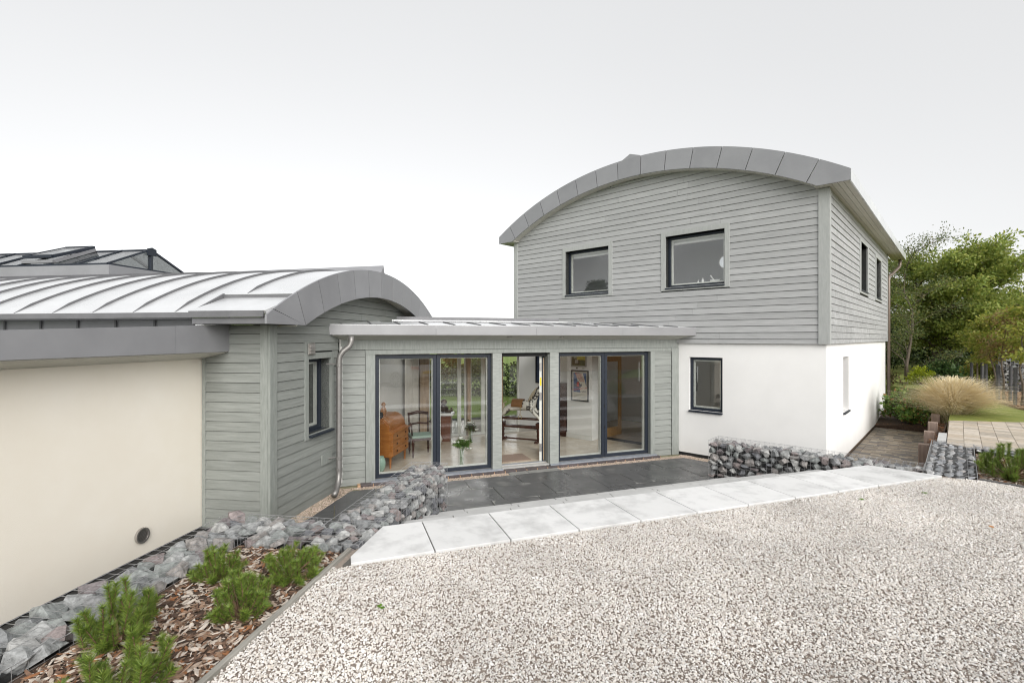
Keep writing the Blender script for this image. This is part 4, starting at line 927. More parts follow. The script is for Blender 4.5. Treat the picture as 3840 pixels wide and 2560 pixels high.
# ------------------------------------------------------------------ scattered loose stuff (geometry nodes on an emitter sheet)
def hull_mesh(name, n, seed, mat, sc=(1, 1, 1), jag=.25):
    rg = random.Random(seed); bm = bmesh.new()
    for _ in range(n):
        v = Vector((rg.gauss(0, 1), rg.gauss(0, 1), rg.gauss(0, 1))).normalized()*rg.uniform(1-jag, 1)*.5
        bm.verts.new((v.x*sc[0], v.y*sc[1], v.z*sc[2]))
    r = bmesh.ops.convex_hull(bm, input=bm.verts)
    bmesh.ops.delete(bm, geom=[g for g in r['geom_interior'] if isinstance(g, bmesh.types.BMVert)], context='VERTS')
    me = bpy.data.meshes.new(name); bm.to_mesh(me); bm.free(); me.materials.append(mat); return me
def variants(name, meshes):
    c = bpy.data.collections.new(name)
    for i, me in enumerate(meshes):
        o = bpy.data.objects.new(name+'_piece', me); c.objects.link(o)
    return c
def scatter(name, poly, z, coll, density, smin, smax, flat=.35, seed=0, zfn=None, sub=0, label=None):
    """one sheet whose nodes strew loose pieces over it"""
    poly = ccw(poly); me = bpy.data.meshes.new(name)
    me.from_pydata([(x, y, zfn(x, y) if zfn else z) for x, y in poly], [], [tuple(range(len(poly)))])
    o = bpy.data.objects.new(name, me); COL.objects.link(o); o['kind'] = 'stuff'
    ng = bpy.data.node_groups.new(name, 'GeometryNodeTree')
    ng.interface.new_socket('Geometry', in_out='INPUT', socket_type='NodeSocketGeometry'); ng.interface.new_socket('Geometry', in_out='OUTPUT', socket_type='NodeSocketGeometry')
    N, L = ng.nodes, ng.links
    gi, go = N.new('NodeGroupInput'), N.new('NodeGroupOutput')
    d = N.new('GeometryNodeDistributePointsOnFaces'); d.inputs['Density'].default_value = density; d.inputs['Seed'].default_value = seed
    ci = N.new('GeometryNodeCollectionInfo'); ci.inputs['Collection'].default_value = coll; ci.inputs['Separate Children'].default_value = True; ci.inputs['Reset Children'].default_value = True
    ip = N.new('GeometryNodeInstanceOnPoints'); ip.inputs['Pick Instance'].default_value = True
    rr = N.new('FunctionNodeRandomValue'); rr.data_type = 'FLOAT_VECTOR'; rr.inputs[0].default_value = (-flat, -flat, 0); rr.inputs[1].default_value = (flat, flat, 6.28)
    rs = N.new('FunctionNodeRandomValue'); rs.data_type = 'FLOAT'; rs.inputs[2].default_value = smin; rs.inputs[3].default_value = smax; rs.inputs['Seed'].default_value = 5
    L.new(gi.outputs[0], d.inputs['Mesh']); L.new(d.outputs['Points'], ip.inputs['Points']); L.new(ci.outputs[0], ip.inputs['Instance'])
    L.new(rr.outputs[0], ip.inputs['Rotation']); L.new(rs.outputs[1], ip.inputs['Scale']); L.new(ip.outputs[0], go.inputs[0])
    md = o.modifiers.new('scatter', 'NODES'); md.node_group = ng
    return o
PEB = palette('pebble', [(.68, .65, .61), (.63, .595, .555), (.73, .71, .68), (.53, .48, .43), (.67, .635, .595), (.60, .57, .54), (.76, .745, .73), (.63, .585, .54)], rough=.8, scale=.9, bump=.15, vary=.15)
pebbles = variants('pebble', [hull_mesh('pebble', 13, 20+i, PEB, (1, .78, .62)) for i in range(8)])
scatter('gravel', [(2.41, 1.9), (2.41, -1.5), (12, -3), (11, 1.0), (8.15, 4.85), (7.41, 6.0)], .752, pebbles, 2600, .014, .027, .6, 19)
scatter('gravel', [P_edge(1.9), P_edge(-1.5), (2.4, -1.5), (2.4, 1.9)], .752, pebbles, 2600, .014, .027, .6, 20)
PEB2 = palette('pink_pebble', [(.52, .40, .32), (.60, .49, .40), (.46, .36, .30), (.64, .55, .47), (.40, .31, .26), (.56, .45, .37)], rough=.8, scale=40, bump=.2, vary=.12)
pinks = variants('pink_pebble', [hull_mesh('pink_pebble', 13, 50+i, PEB2, (1, .78, .62)) for i in range(6)])
near_g = [P_edge(1.9), (2.4, 1.9), (7.4, 6.0), (6.93, 6.45), (6.62, 6.86), lkt(-.55, 5.07), lkt(7.62, 5.07), P_edge(4.0)]
scatter('gravel', near_g, .753, pebbles, 4600, .014, .026, .7, 3)
scatter('gravel', near_g, .746, pebbles, 3000, .012, .022, .7, 8)
scatter('gravel_strip', [lkt(-.5, .172), lkt(3.25, .172), lkt(3.25, .37), lkt(-.5, .37)], -.006, pinks, 5200, .012, .024, .6, 4)
scatter('gravel_strip', [lkt(4.37, .172), lkt(7.5, .172), lkt(7.2, .37), lkt(4.37, .37)], -.006, pinks, 5200, .012, .024, .6, 5)
scatter('gravel_strip', plan(GB, ((0, .01), (2.0, .01), (1.95, .31), (0, .31))), -.006, pinks, 5200, .012, .024, .6, 6)
scatter('gravel_strip', plan(HF, ((-.1, .01), (3.0, .01), (2.8, .30), (-.1, .30))), -.006, pinks, 4500, .012, .024, .6, 7)
# bark chips
CHIP = palette('bark_chip', [(.23, .145, .095), (.36, .28, .22), (.13, .075, .05), (.50, .43, .37), (.075, .045, .03), (.29, .19, .13), (.46, .40, .34), (.26, .115, .05), (.17, .10, .065), (.55, .49, .43)], rough=.85, scale=30, bump=.6, bscale=60, vary=.3)
def chip(seed):
    rg = random.Random(seed); n = rg.randint(5, 7); L_, w = rg.uniform(.7, 1), rg.uniform(.14, .36)
    loop = [(L_/2*math.cos(6.283*i/n)*rg.uniform(.75, 1.05), w/2*math.sin(6.283*i/n)*rg.uniform(.7, 1.2)) for i in range(n)]
    b = rg.uniform(-.12, .12); h = rg.uniform(.03, .075)
    m = MB().prism([(x, y, b*x*x*4*.3-h/2) for x, y in loop], [(x*.93, y*.9, b*x*x*4*.3+h/2+rg.uniform(-.015, .015)) for x, y in loop])
    me = bpy.data.meshes.new('bark_chip'); me.from_pydata(m.v, [], m.f); me.materials.append(CHIP); return me
chips = variants('bark_chip', [chip(100+i) for i in range(14)])
bedp = [UV(-3.36, .9, 0)[:2], UV(-2.23, .9, 0)[:2], UV(-2.23, 4.33, 0)[:2], UV(-3.36, 4.33, 0)[:2]]
scatter('bark_mulch', bedp, .712, chips, 1500, .03, .075, .5, 11)
scatter('bark_mulch', bedp, .722, chips, 550, .06, .12, .45, 12)
big = variants('larger_pebble', [hull_mesh('larger_pebble', 14, 70+i, PEB, (1, .8, .6)) for i in range(5)])
scatter('gravel', near_g, .756, big, 120, .022, .036, .6, 9)
scatter('bark_mulch', [(6.70, 6.93), (6.99, 6.53), (8.2, 5.2), (9.5, 6.9), HRW(2.14, .68)[:2]], .722, chips, 1000, .03, .09, .45, 13)
scatter('bark_mulch', [(8.25, 5.0), (10.05, 2.4), (15.5, 3.2), (15.5, 5.8), (9.5, 6.9)], .722, chips, 500, .04, .10, .45, 21)
RCHIP = palette('red_chip', [(.20, .085, .04), (.28, .14, .07), (.14, .07, .04), (.32, .18, .10)], rough=.85, scale=30, bump=.5)
rch = variants('red_chip', [(lambda me: (me.materials.clear(), me.materials.append(RCHIP), me)[2])(chip(200+i)) for i in range(6)])
scatter('bark_mulch', [HRW(-.0, 7.5)[:2], HRW(1.70, 7.5)[:2], HRW(1.9, 8.6)[:2], HRW(.0, 8.6)[:2]], 0, rch, 420, .05, .12, .5, 14, zfn=lambda x, y: .07+.12*max(0, ((x-6.185)*.7346-(y-9.52)*.6785)))
scatter('bark_mulch', [HRW(1.43, 2.6)[:2], HRW(1.70, 2.6)[:2], HRW(1.71, 7.4)[:2], HRW(1.43, 7.4)[:2]], .50, rch, 420, .05, .12, .5, 15)
OCHIP = palette('tan_chip', [(.30, .19, .11), (.38, .26, .16), (.24, .14, .08), (.44, .32, .21)], rough=.85, scale=30, bump=.5)
och = variants('tan_chip', [(lambda me: (me.materials.clear(), me.materials.append(OCHIP), me)[2])(chip(220+i)) for i in range(6)])
scatter('bark_mulch', bb, 0, och, 110, .07, .18, .5, 16, zfn=lambda x, y: lz(x, y)+.055)
# fallen leaves lying on the paving and gravel
FL = leafmat('orange_leaf', [(.50, .18, .04), (.58, .28, .06)], .2)
def leaf_obj(x, y, z, s, a, lab):
    c, n = math.cos(a), math.sin(a); m = MB()
    pts = [(-.5, 0), (-.2, .28), (.2, .26), (.5, 0), (.2, -.26), (-.2, -.28)]
    m.add([(x, y, z+.006)]+[(x+s*(p*c-q*n), y+s*(p*n+q*c), z+.002+.012*abs(q)*s*9) for p, q in pts], [(0, i+1, (i+1) % 6+1) for i in range(6)])
    tag(m.build('fallen_leaf', FL), lab, 'leaf')
leaf_obj(2.35, 8.25, .1945, .07, .4, 'orange fallen leaf lying on the lowest granite step')
leaf_obj(5.1, 5.15, .762, .07, 1.2, 'orange fallen leaf on the gravel at far right')
leaf_obj(-2.02, 3.86, .76, .075, 2.2, 'orange fallen leaf on bark next to the timber edging')

# ================================================================== GABIONS
STONE = palette('gabion_stone', [(.20, .207, .21), (.28, .287, .287), (.175, .155, .158), (.33, .335, .33), (.22, .222, .225), (.235, .20, .195), (.235, .25, .243), (.40, .40, .39), (.14, .144, .155), (.28, .262, .25)], rough=.85, scale=16, bump=.8, bscale=34, vary=.5, dist=.015)
SLATE = palette('slate_stone', [(.22, .23, .245), (.30, .31, .33), (.26, .27, .28), (.38, .385, .39), (.19, .20, .21), (.33, .31, .30), (.44, .44, .44)], rough=.7, scale=9, bump=.6, bscale=24, vary=.4, dist=.02)
stones = [hull_mesh('stone', 11, 300+i, STONE, (1.04, .84, .74), .16) for i in range(14)]
slates = [hull_mesh('stone', 15, 330+i, SLATE, (1, .55, .22), .35) for i in range(10)]
WIRE = M('galvanised_wire', (.36, .365, .37), (.46, .46, .47), scale=30, rough=.4, metal=.5)
COREM = M('gabion_core', (.03, .03, .03), (.06, .06, .06), scale=14, rough=.95, bump=.5)
def gabion(label, fr, t0, t1, o0, o1, z0, z1, faces, size=.2, flat=False, seed=0, group=None, drop=.03, zslope=0, pitch=.085, wire=.0017):
    """wire basket packed with stones; faces: which sides show ('top', 'o0', 'o1', 't0', 't1')"""
    rg = random.Random(seed); th = thing('gabion', fr((t0+t1)/2, (o0+o1)/2, z0), label, 'gabion', group)
    MB().fbox(fr, t0+size*.42, t1-size*.42, o0+size*.42, o1-size*.42, z0, z1-drop-size*(.42 if not flat else .2)).build('stone_core', COREM, th, kind='stuff')
    pool = slates if flat else stones; n = 0
    def put(t, o, z, L_, yaw, tilt):
        nonlocal n
        if n >= 298: return
        me = rg.choice(pool); p = fr(t, o, z)
        L_ *= 1.02; inst('stone', me, p, th, (tilt[0], tilt[1], fr.ang+yaw), (L_, L_*rg.uniform(.8, 1.15), L_*(rg.uniform(.9, 1.25) if flat else rg.uniform(.8, 1.08))*(1.1 if flat else 1))); n += 1
    if 'top' in faces:
        a = size*.82; b = size*.56
        na, nb = max(1, round((t1-t0)/a)), max(1, round((o1-o0)/b)); a, b = (t1-t0)/na, (o1-o0)/nb
        for i in range(na):
            for j in range(nb):
                tt = t0+(i+.5+(.5 if j % 2 else 0)*.6-.15)*a; tt = min(max(tt, t0+size*.3), t1-size*.36)
                oo = min(max(o0+(j+.5+rg.uniform(-.12, .12))*b, o0+size*.26), o1-size*.26)
                put(tt+rg.uniform(-.1, .1)*a, oo, z1-drop-size*(.31 if not flat else .12)+rg.uniform(-.015, .015), size*rg.uniform(.85, 1.3), rg.choice((0, 0, 3.14))+rg.uniform(-.45, .45), (rg.uniform(-.3, .3), rg.uniform(-.2, .2)))
    for f in faces:
        if f == 'top': continue
        along_t = f[0] == 'o'
        A0, A1 = (t0, t1) if along_t else (o0, o1)
        hh = size*(.60 if not flat else .2); a = size*.86
        na, nh = max(1, round((A1-A0)/a)), max(1, round((z1-drop-z0)/hh)); a, hh = (A1-A0)/na, (z1-drop-z0)/nh
        for j in range(nh-1 if 'top' in faces else nh):
            for i in range(na):
                s = A0+(i+.5+(.25 if j % 2 else -.2)+rg.uniform(-.15, .15))*a; s = min(max(s, A0+size*.38), A1-size*.38)
                dpt = size*.26
                t, o = (s, o0+dpt if f == 'o0' else o1-dpt) if along_t else (t0+dpt if f == 't0' else t1-dpt, s)
                put(t, o, z0+(j+.5)*hh+rg.uniform(-.012, .012), size*rg.uniform(.8, 1.22), (0 if along_t else 1.57)+rg.uniform(-.5, .5), (rg.uniform(-.9, .9), rg.uniform(-.4, .4)))
    w = MB(); r = wire
    def ln(a, b): 
        mid = [(a[i]+b[i])/2+(rg.uniform(-.004, .004)) for i in range(3)]
        w.tube([a, mid, b], r, 4, caps=False)
    nt, no, nz = round((t1-t0)/pitch), round((o1-o0)/pitch), round((z1-z0)/pitch)
    if 'top' in faces:
        for i in range(nt+1): ln(fr(t0+(t1-t0)*i/nt, o0, z1), fr(t0+(t1-t0)*i/nt, o1, z1))
        for j in range(no+1): ln(fr(t0, o0+(o1-o0)*j/no, z1+.003), fr(t1, o0+(o1-o0)*j/no, z1+.003))
    for f in ('o0', 'o1'):
        if f in faces or 'top' in faces:
            o = o0-.002 if f == 'o0' else o1+.002; zz0 = z0 if f in faces else z1-.11
            for i in range(nt+1): ln(fr(t0+(t1-t0)*i/nt, o, zz0), fr(t0+(t1-t0)*i/nt, o, z1))
            if f in faces:
                for k in range(nz): ln(fr(t0, o, z0+(z1-z0)*k/nz), fr(t1, o, z0+(z1-z0)*k/nz))
    for f in ('t0', 't1'):
        if f in faces:
            t = t0-.002 if f == 't0' else t1+.002
            for i in range(no+1): ln(fr(t, o0+(o1-o0)*i/no, z0), fr(t, o0+(o1-o0)*i/no, z1))
            for k in range(nz): ln(fr(t, o0, z0+(z1-z0)*k/nz), fr(t, o1, z0+(z1-z0)*k/nz))
    for a, b in (((t0, o0), (t1, o0)), ((t0, o1), (t1, o1)), ((t0, o0), (t0, o1)), ((t1, o0), (t1, o1))):   # laced edges
        A, B = Vector(fr(*a, z1)), Vector(fr(*b, z1)); n_ = max(6, int((B-A).length/.035)); pts = []
        for i in range(n_+1):
            an = i*2.1; pts.append(A+(B-A)*(i/n_)+Vector((math.cos(an)*.005, math.sin(an)*.005, math.cos(an+1)*.005)))
        w.tube(pts, r*1.25, 4, caps=False)
    w.build('wire_mesh', WIRE, th, kind='stuff')
    return th
GG = 'stone filled gabion baskets retaining the upper ground'
gabion('low gabion of large pale stones running along the cream wall beside the bark bed', UV, -3.95, -3.40, .2, 4.93, 0, .80, ('top', 'o0', 't1'), .25, seed=1, group=GG, drop=-.01, pitch=.09)
gabion('low gabion of pale stones across the top end of the bark bed', UV, -3.39, -2.72, 4.34, 4.93, 0, .80, ('top', 'o1'), .22, seed=2, group=GG, drop=.01)
gabion('gabion of grey stones running from the white slabs back towards the glazed doors', UV, -2.71, -2.125, 4.34, 7.38, 0, .80, ('top', 't1', 'o1'), .165, seed=3, group=GG, drop=.03)
gabion('dark stone gabion in front of the white house wall', HF, -1.52, 1.63, 1.235, 1.775, 0, .80, ('top', 'o1', 't1'), .18, seed=4, group=GG, drop=.03)
gabion('gabion of thin layered slates beside the timber posts, right of the white slabs', HR, -1.71, 1.18, 1.53, 2.11, 0, .80, ('top', 'o0', 't0'), .19, flat=True, seed=5, group=GG, drop=.02, pitch=.098, wire=.002)
gabion('gabion of slates half hidden behind the pine at the right edge', HR, .72, 1.20, 2.12, 5.4, 0, .80, ('top', 't0'), .19, flat=True, seed=6, group=GG, drop=.02)
PF = Fr((16.2, 16.95), (.72, -.69), (-.69, -.72))
gabion('tall narrow gabion pillar standing behind the staked young trees', PF, .62, 1.28, -1.3, -.7, .85, 2.36, ('top', 'o1', 't0'), .17, seed=7, group=None, pitch=.1, wire=.004)
MB_ = MB().fbox(PF, 1.0, 1.9, -2.5, -1.4, 2.2, 2.3)
# timber posts
PW = M('post_timber', (.20, .145, .115), (.33, .25, .205), scale=3, rough=.8, stretch=(9, 9, .9), bump=.5, bscale=8, c3=(.255, .19, .155), inst=.08)
for k, (t, wd, h, lab) in enumerate(((2.42, 1.36, .50, 'square timber post nearest the slate gabion, lowest of the row of four'), (3.25, 1.42, .66, 'second square timber post from the slate gabion'), (4.3, 1.45, .735, 'third square timber post from the slate gabion'), (6.0, 1.46, .74, 'timber post farthest along the path, beside the pale grass'))):
    tag(MB().fbox(HR, t-.09, t+.09, wd-.09, wd+.09, -.05, h).build('timber_post', PW, bevel=.01), lab, 'post', 'square timber posts along the brick path')
# ================================================================== PLANTS
BARKM = M('tree_bark', (.07, .055, .04), (.15, .12, .09), scale=6, rough=.9, bump=.8, bscale=25, stretch=(3, 3, .7))
def leaves_mesh(name, P, size, cols, parent, seed, trans=.45, asp=.55, up=.4, vary=.35, mat=None):
    """many leaf-sized faces at the points P"""
    rg = np.random.default_rng(seed); n = len(P)
    d = rg.normal(size=(n, 3)); d /= np.linalg.norm(d, axis=1)[:, None]
    nrm = rg.normal(size=(n, 3)); nrm[:, 2] += up*2; nrm /= np.linalg.norm(nrm, axis=1)[:, None]
    s = np.cross(d, nrm); s /= np.linalg.norm(s, axis=1)[:, None]+1e-9; d = np.cross(nrm, s)
    L_ = size*(1+vary*rg.uniform(-1, 1, n))[:, None]
    a = P-d*L_*.5; b = P+s*L_*asp*.5+nrm*L_*.05; c = P+d*L_*.5; e = P-s*L_*asp*.5+nrm*L_*.05
    V = np.stack([a, b, c, e], 1).reshape(-1, 3)
    ctr = (V.min(0)+V.max(0))/2
    me = bpy.data.meshes.new(name); me.vertices.add(4*n); me.vertices.foreach_set('co', (V-ctr).astype(np.float32).ravel())
    me.loops.add(4*n); me.polygons.add(n); me.loops.foreach_set('vertex_index', np.arange(4*n, dtype=np.int32))
    me.polygons.foreach_set('loop_start', np.arange(0, 4*n, 4, dtype=np.int32)); me.update(calc_edges=True); me.validate()
    me.materials.append(mat or leafmat(name+'_'+str(seed), cols, trans))
    o = inst(name, me, Vector(ctr), parent); return o
def clump_points(rg, centres, k, r, flat=.8):
    c = np.repeat(np.array(centres), k, 0); q = rg.normal(size=c.shape)
    q /= np.linalg.norm(q, axis=1)[:, None]; q *= (rg.uniform(0, 1, len(c))**.5)[:, None]*r
    q[:, 2] *= flat; return c+q
def tree(name, base, h, crown_r, label, cat, cols, seed=0, trunk_r=.2, forks=1, clear=.25, n_limb=9, k=60, leaf=.16, clump=.6, dens=1.0, group=None, lean=(0, 0), shape=1.0, bark=None, flat=.75):
    rg = random.Random(seed); nr = np.random.default_rng(seed); th = thing(name, base, label, cat, group)
    B = Vector(base); m = MB(); tips = []
    for f in range(forks):
        a0 = 6.28*f/max(1, forks)+rg.uniform(0, 1); sp = (.22*h if forks > 1 else 0)
        top = B+Vector((math.cos(a0)*sp+lean[0]*h, math.sin(a0)*sp+lean[1]*h, h*rg.uniform(.78, .92)))
        pts = [B+(top-B)*s+Vector((rg.uniform(-.03, .03), rg.uniform(-.03, .03), 0))*h*(s > 0)+Vector((math.cos(a0), math.sin(a0), 0))*sp*.35*math.sin(s*3.14) for s in (0, .12, .25, .4, .55, .7, .85, 1)]
        m.tube(pts, [trunk_r*(1.25 if i == 0 else 1)*(1-.88*i/7)*(.8 if forks > 1 else 1) for i in range(8)], 8)
        for l in range(n_limb):
            s = clear+(1-clear)*(l+.5)/n_limb; i = min(6, int(s*7)); p = pts[i].lerp(pts[i+1], s*7-i)
            a = rg.uniform(0, 6.28); prof = math.sin(min(1, (1-s)/(1-clear)*.85+.22)*1.57)**shape
            R_ = crown_r*prof*rg.uniform(.75, 1.1)
            end = p+Vector((math.cos(a)*R_, math.sin(a)*R_, R_*rg.uniform(.1, .55)+.05*h))
            mid = p.lerp(end, .5)+Vector((0, 0, R_*.12))
            m.tube([p, mid, end], [trunk_r*.32*(1-.6*s), trunk_r*.16, trunk_r*.05], 5)
            for s2 in (.45, .7, .88, 1.0):
                q = (p.lerp(mid, s2*2) if s2 < .5 else mid.lerp(end, s2*2-1))
                for _ in range(3):
                    a2 = rg.uniform(0, 6.28); e2 = q+Vector((math.cos(a2), math.sin(a2), rg.uniform(-.3, .7)))*crown_r*rg.uniform(.12, .38)
                    m.tube([q, q.lerp(e2, .5)+Vector((0, 0, .04)), e2], [trunk_r*.07, trunk_r*.05, trunk_r*.02], 3, caps=False); tips.append(tuple(e2)); 
                    if rg.random() < .5: tips.append(tuple(q.lerp(e2, .5)))
        tips.append(tuple(top))
    m.build('trunk', bark or BARKM, th)
    T = [t for t in tips if rg.random() < dens]
    P = clump_points(nr, T, k, clump, flat)
    leaves_mesh('crown', P, leaf, cols, th, seed)
    return th
def bush(name, c, r, label, cat, cols, seed, n=1500, leaf=.07, group=None, stems=7, asp=.6):
    """rounded shrub: stems fanning from the base, leaves gathered in clumps"""
    rg = random.Random(seed); nr = np.random.default_rng(seed); th = thing(name, c, label, cat, group); m = MB(); cl = []
    for i in range(stems*6):
        a = rg.uniform(0, 6.28); e = rg.uniform(.15, 1.5); k = rg.uniform(.55, 1)
        p = Vector((c[0]+math.cos(a)*math.cos(e)*r[0]*k, c[1]+math.sin(a)*math.cos(e)*r[1]*k, c[2]+math.sin(e)*r[2]*k)); cl.append(tuple(p))
        if i < stems*2: m.tube([Vector(c)+Vector((math.cos(a)*.04, math.sin(a)*.04, 0)), Vector(c).lerp(p, .5)+Vector((0, 0, r[2]*.1)), p], [.014, .009, .004], 4, caps=False)
    m.build('stems', BARKM, th)
    P = clump_points(nr, cl, max(1, n//len(cl)), min(r)*.33, .8)
    P[:, 2] = np.maximum(P[:, 2], c[2]+.02)
    leaves_mesh('foliage', P, leaf, cols, th, seed, asp=asp)
    return th
# --- dwarf pines
NEEDLE = leafmat('pine_needle', [(.065, .12, .022), (.16, .25, .04), (.30, .38, .07), (.115, .19, .032)], .25, .45)
STEMM = M('pine_stem', (.13, .075, .045), (.22, .14, .09), scale=30, rough=.9)
def pine(base, label, seed, n, h, r, finger, nl=.058, dens=1.0, up=.75):
    """bushy mound: bare twigs fan out from the base and end in fingers thick with needles"""
    rg = random.Random(seed); nr = np.random.default_rng(seed); th = thing('dwarf_pine', base, label, 'pine shrub', 'dwarf mountain pines planted in the bark beds')
    B = Vector(base); m = MB(); segs = []
    for i in range(n):
        a = 6.283*(i*.618+rg.uniform(-.05, .05)); el = math.asin(rg.uniform(.12, 1)); k = rg.uniform(.72, 1.0)
        tip = B+Vector((math.cos(a)*math.cos(el)*r*k, math.sin(a)*math.cos(el)*r*k, math.sin(el)*h*k*rg.uniform(.85, 1.05)+.02))
        out = (tip-B).normalized(); d = (out*(1-up)+Vector((rg.uniform(-.25, .25), rg.uniform(-.25, .25), up))).normalized() if el > .5 else (out*.8+Vector((0, 0, .45))).normalized()
        L_ = min(finger*rg.uniform(.7, 1.25), (tip-B).length*.8); st = tip-d*L_; st.z = max(st.z, B.z+.015)
        m.tube([B+Vector((math.cos(a)*.02, math.sin(a)*.02, 0)), B.lerp(st, .55)+Vector((0, 0, -.02+.03*math.sin(el))), st, tip], [.009, .007, .0055, .004], 5, caps=False)
        segs.append((st, tip, 1.0)); segs.append((B.lerp(st, .6), st, 0.0))
    m.build('stems', STEMM, th, smooth=True)
    V = []; w = .0018
    for p, e, tip in segs:
        ax = (e-p); L_ = ax.length; n = int(L_*(1900 if tip else 500)*dens)+(45 if tip else 0)
        if n < 1: continue
        t = nr.uniform(0, 1, n) if not tip else np.concatenate([nr.uniform(0, 1, n-40), nr.uniform(.93, 1.03, 40)])
        axd = np.array(ax.normalized()); o = np.array(p)[None]+np.array(ax)[None]*t[:, None]
        r = nr.normal(size=(n, 3)); r -= (r@axd)[:, None]*axd; r /= np.linalg.norm(r, axis=1)[:, None]
        d = r*.8+axd*nr.uniform(.35, 1.0, n)[:, None]+np.array([0, 0, .12]); d /= np.linalg.norm(d, axis=1)[:, None]
        L2 = nl*nr.uniform(.75, 1.15, n)[:, None]
        s = np.cross(d, nr.normal(size=(n, 3))); s /= np.linalg.norm(s, axis=1)[:, None]
        V.append(np.stack([o-s*w, o+s*w, o+d*L2], 1))
    V = np.concatenate(V).reshape(-1, 3); n = len(V)//3; c = (V.min(0)+V.max(0))/2
    me = bpy.data.meshes.new('needles'); me.vertices.add(3*n); me.vertices.foreach_set('co', (V-c).astype(np.float32).ravel())
    me.loops.add(3*n); me.polygons.add(n); me.loops.foreach_set('vertex_index', np.arange(3*n, dtype=np.int32)); me.polygons.foreach_set('loop_start', np.arange(0, 3*n, 3, dtype=np.int32))
    me.update(calc_edges=True); me.materials.append(NEEDLE)
    inst('needles', me, Vector(c), th, kind='stuff')
pine((-2.22, 2.74, .71), 'nearest dwarf pine, cut by the bottom edge, with tall upright shoots', 1, 30, .40, .31, .20, nl=.055)
pine((-2.66, 3.30, .71), 'tall many stemmed dwarf pine beside the cream wall gabion', 2, 32, .40, .29, .20, nl=.055)
pine((-2.0, 3.58, .71), 'dense rounded dwarf pine nearest the gravel edging', 3, 52, .34, .22, .11, nl=.05, up=.5)
pine((-2.52, 4.14, .71), 'dwarf pine at the inner corner of the gabions, behind the rounded one', 4, 34, .27, .22, .11, nl=.05, up=.6)
pine((-1.90, 4.20, .71), 'low spreading dwarf pine next to the first white slab', 5, 44, .24, .30, .13, nl=.05, up=.6)
pine((7.30, 7.08, .72), 'dwarf pine in the bark bed at the right edge, next to the slate gabion', 6, 46, .55, .44, .20, nl=.065)
# --- ornamental grass
def grass_clump(c, label, n, h, r, seed):
    nr = np.random.default_rng(seed); th = thing('ornamental_grass', c, label, 'grass plant'); 
    for part, k0, cols, hh, rr, w in (('green_blades', n//3, [(.12, .16, .035), (.22, .24, .07), (.30, .29, .11)], h*.6, r*.5, .005), ('straw_plumes', n, [(.68, .56, .33), (.84, .74, .50), (.90, .84, .68), (.76, .64, .40)], h, r, .0032)):
        a = nr.uniform(0, 6.283, k0); q = nr.uniform(0, 1, k0)**.8; b = nr.uniform(0, .25, k0)
        H = hh*(1-.42*q**2.5)*nr.uniform(.62, 1.12, k0); Rr = rr*q*nr.uniform(.85, 1.1, k0)
        wind = np.array([.06, -.02])
        jit = nr.normal(0, .2, (k0, 2)); V = []; dirs = np.stack([np.cos(a), np.sin(a)], 1); pts = []
        for s in np.linspace(0, 1, 5):
            xy = dirs*(b*.9)[:, None]+dirs*(Rr*s**1.7)[:, None]+(wind+nr.normal(0, .16, (k0, 2)) if False else wind)*(s**2)*h*.5+jit*(s**2)*h
            z = H*np.sin(np.minimum(1, s*1.0)*1.75)/.985
            pts.append(np.concatenate([xy, z[:, None]], 1))
        sd = np.stack([-np.sin(a+.6), np.cos(a+.6), np.zeros(k0)], 1)
        for i, p in enumerate(pts):
            ww = w*(1-.3*i) if part == 'green_blades' else w*(.6, .6, .8, 1.6, .5)[i]
            V += [p-sd*ww, p+sd*ww]
        V = np.stack(V, 1).reshape(-1, 3)+np.array(c); F_ = []
        base = np.arange(k0)*10
        for i in range(4): F_.append(np.stack([base+2*i, base+2*i+1, base+2*i+3, base+2*i+2], 1))
        F_ = np.concatenate(F_); ctr = (V.min(0)+V.max(0))/2
        me = bpy.data.meshes.new(part); me.vertices.add(len(V)); me.vertices.foreach_set('co', (V-ctr).astype(np.float32).ravel())
        me.loops.add(F_.size); me.polygons.add(len(F_)); me.loops.foreach_set('vertex_index', F_.astype(np.int32).ravel()); me.polygons.foreach_set('loop_start', np.arange(0, F_.size, 4, dtype=np.int32))
        me.update(calc_edges=True); me.materials.append(leafmat(part, cols, .35)); inst(part, me, Vector(ctr), th, kind='stuff')
grass_clump((*HR(6.2, 1.78, 0)[:2], .48), 'big straw coloured ornamental grass arching over beside the path', 5200, 1.16, 1.2, 1)
bush('leafy_shrub', (*HR(8.0, .62, 0)[:2], .14), (.55, .75, 1.0), 'green leafy shrub at the end of the brick path by the white wall', 'shrub', [(.10, .19, .04), (.16, .29, .06), (.24, .36, .08), (.32, .13, .05)], 11, 2400, .11, stems=8)
bush('leafy_shrub', (*HR(7.7, 1.12, 0)[:2], .2), (.45, .45, .82), 'smaller green shrub in front of the pale grass with reddish stems', 'shrub', [(.08, .16, .03), (.14, .23, .045), (.21, .28, .06), (.30, .12, .05)], 12, 1300, .08, stems=7)
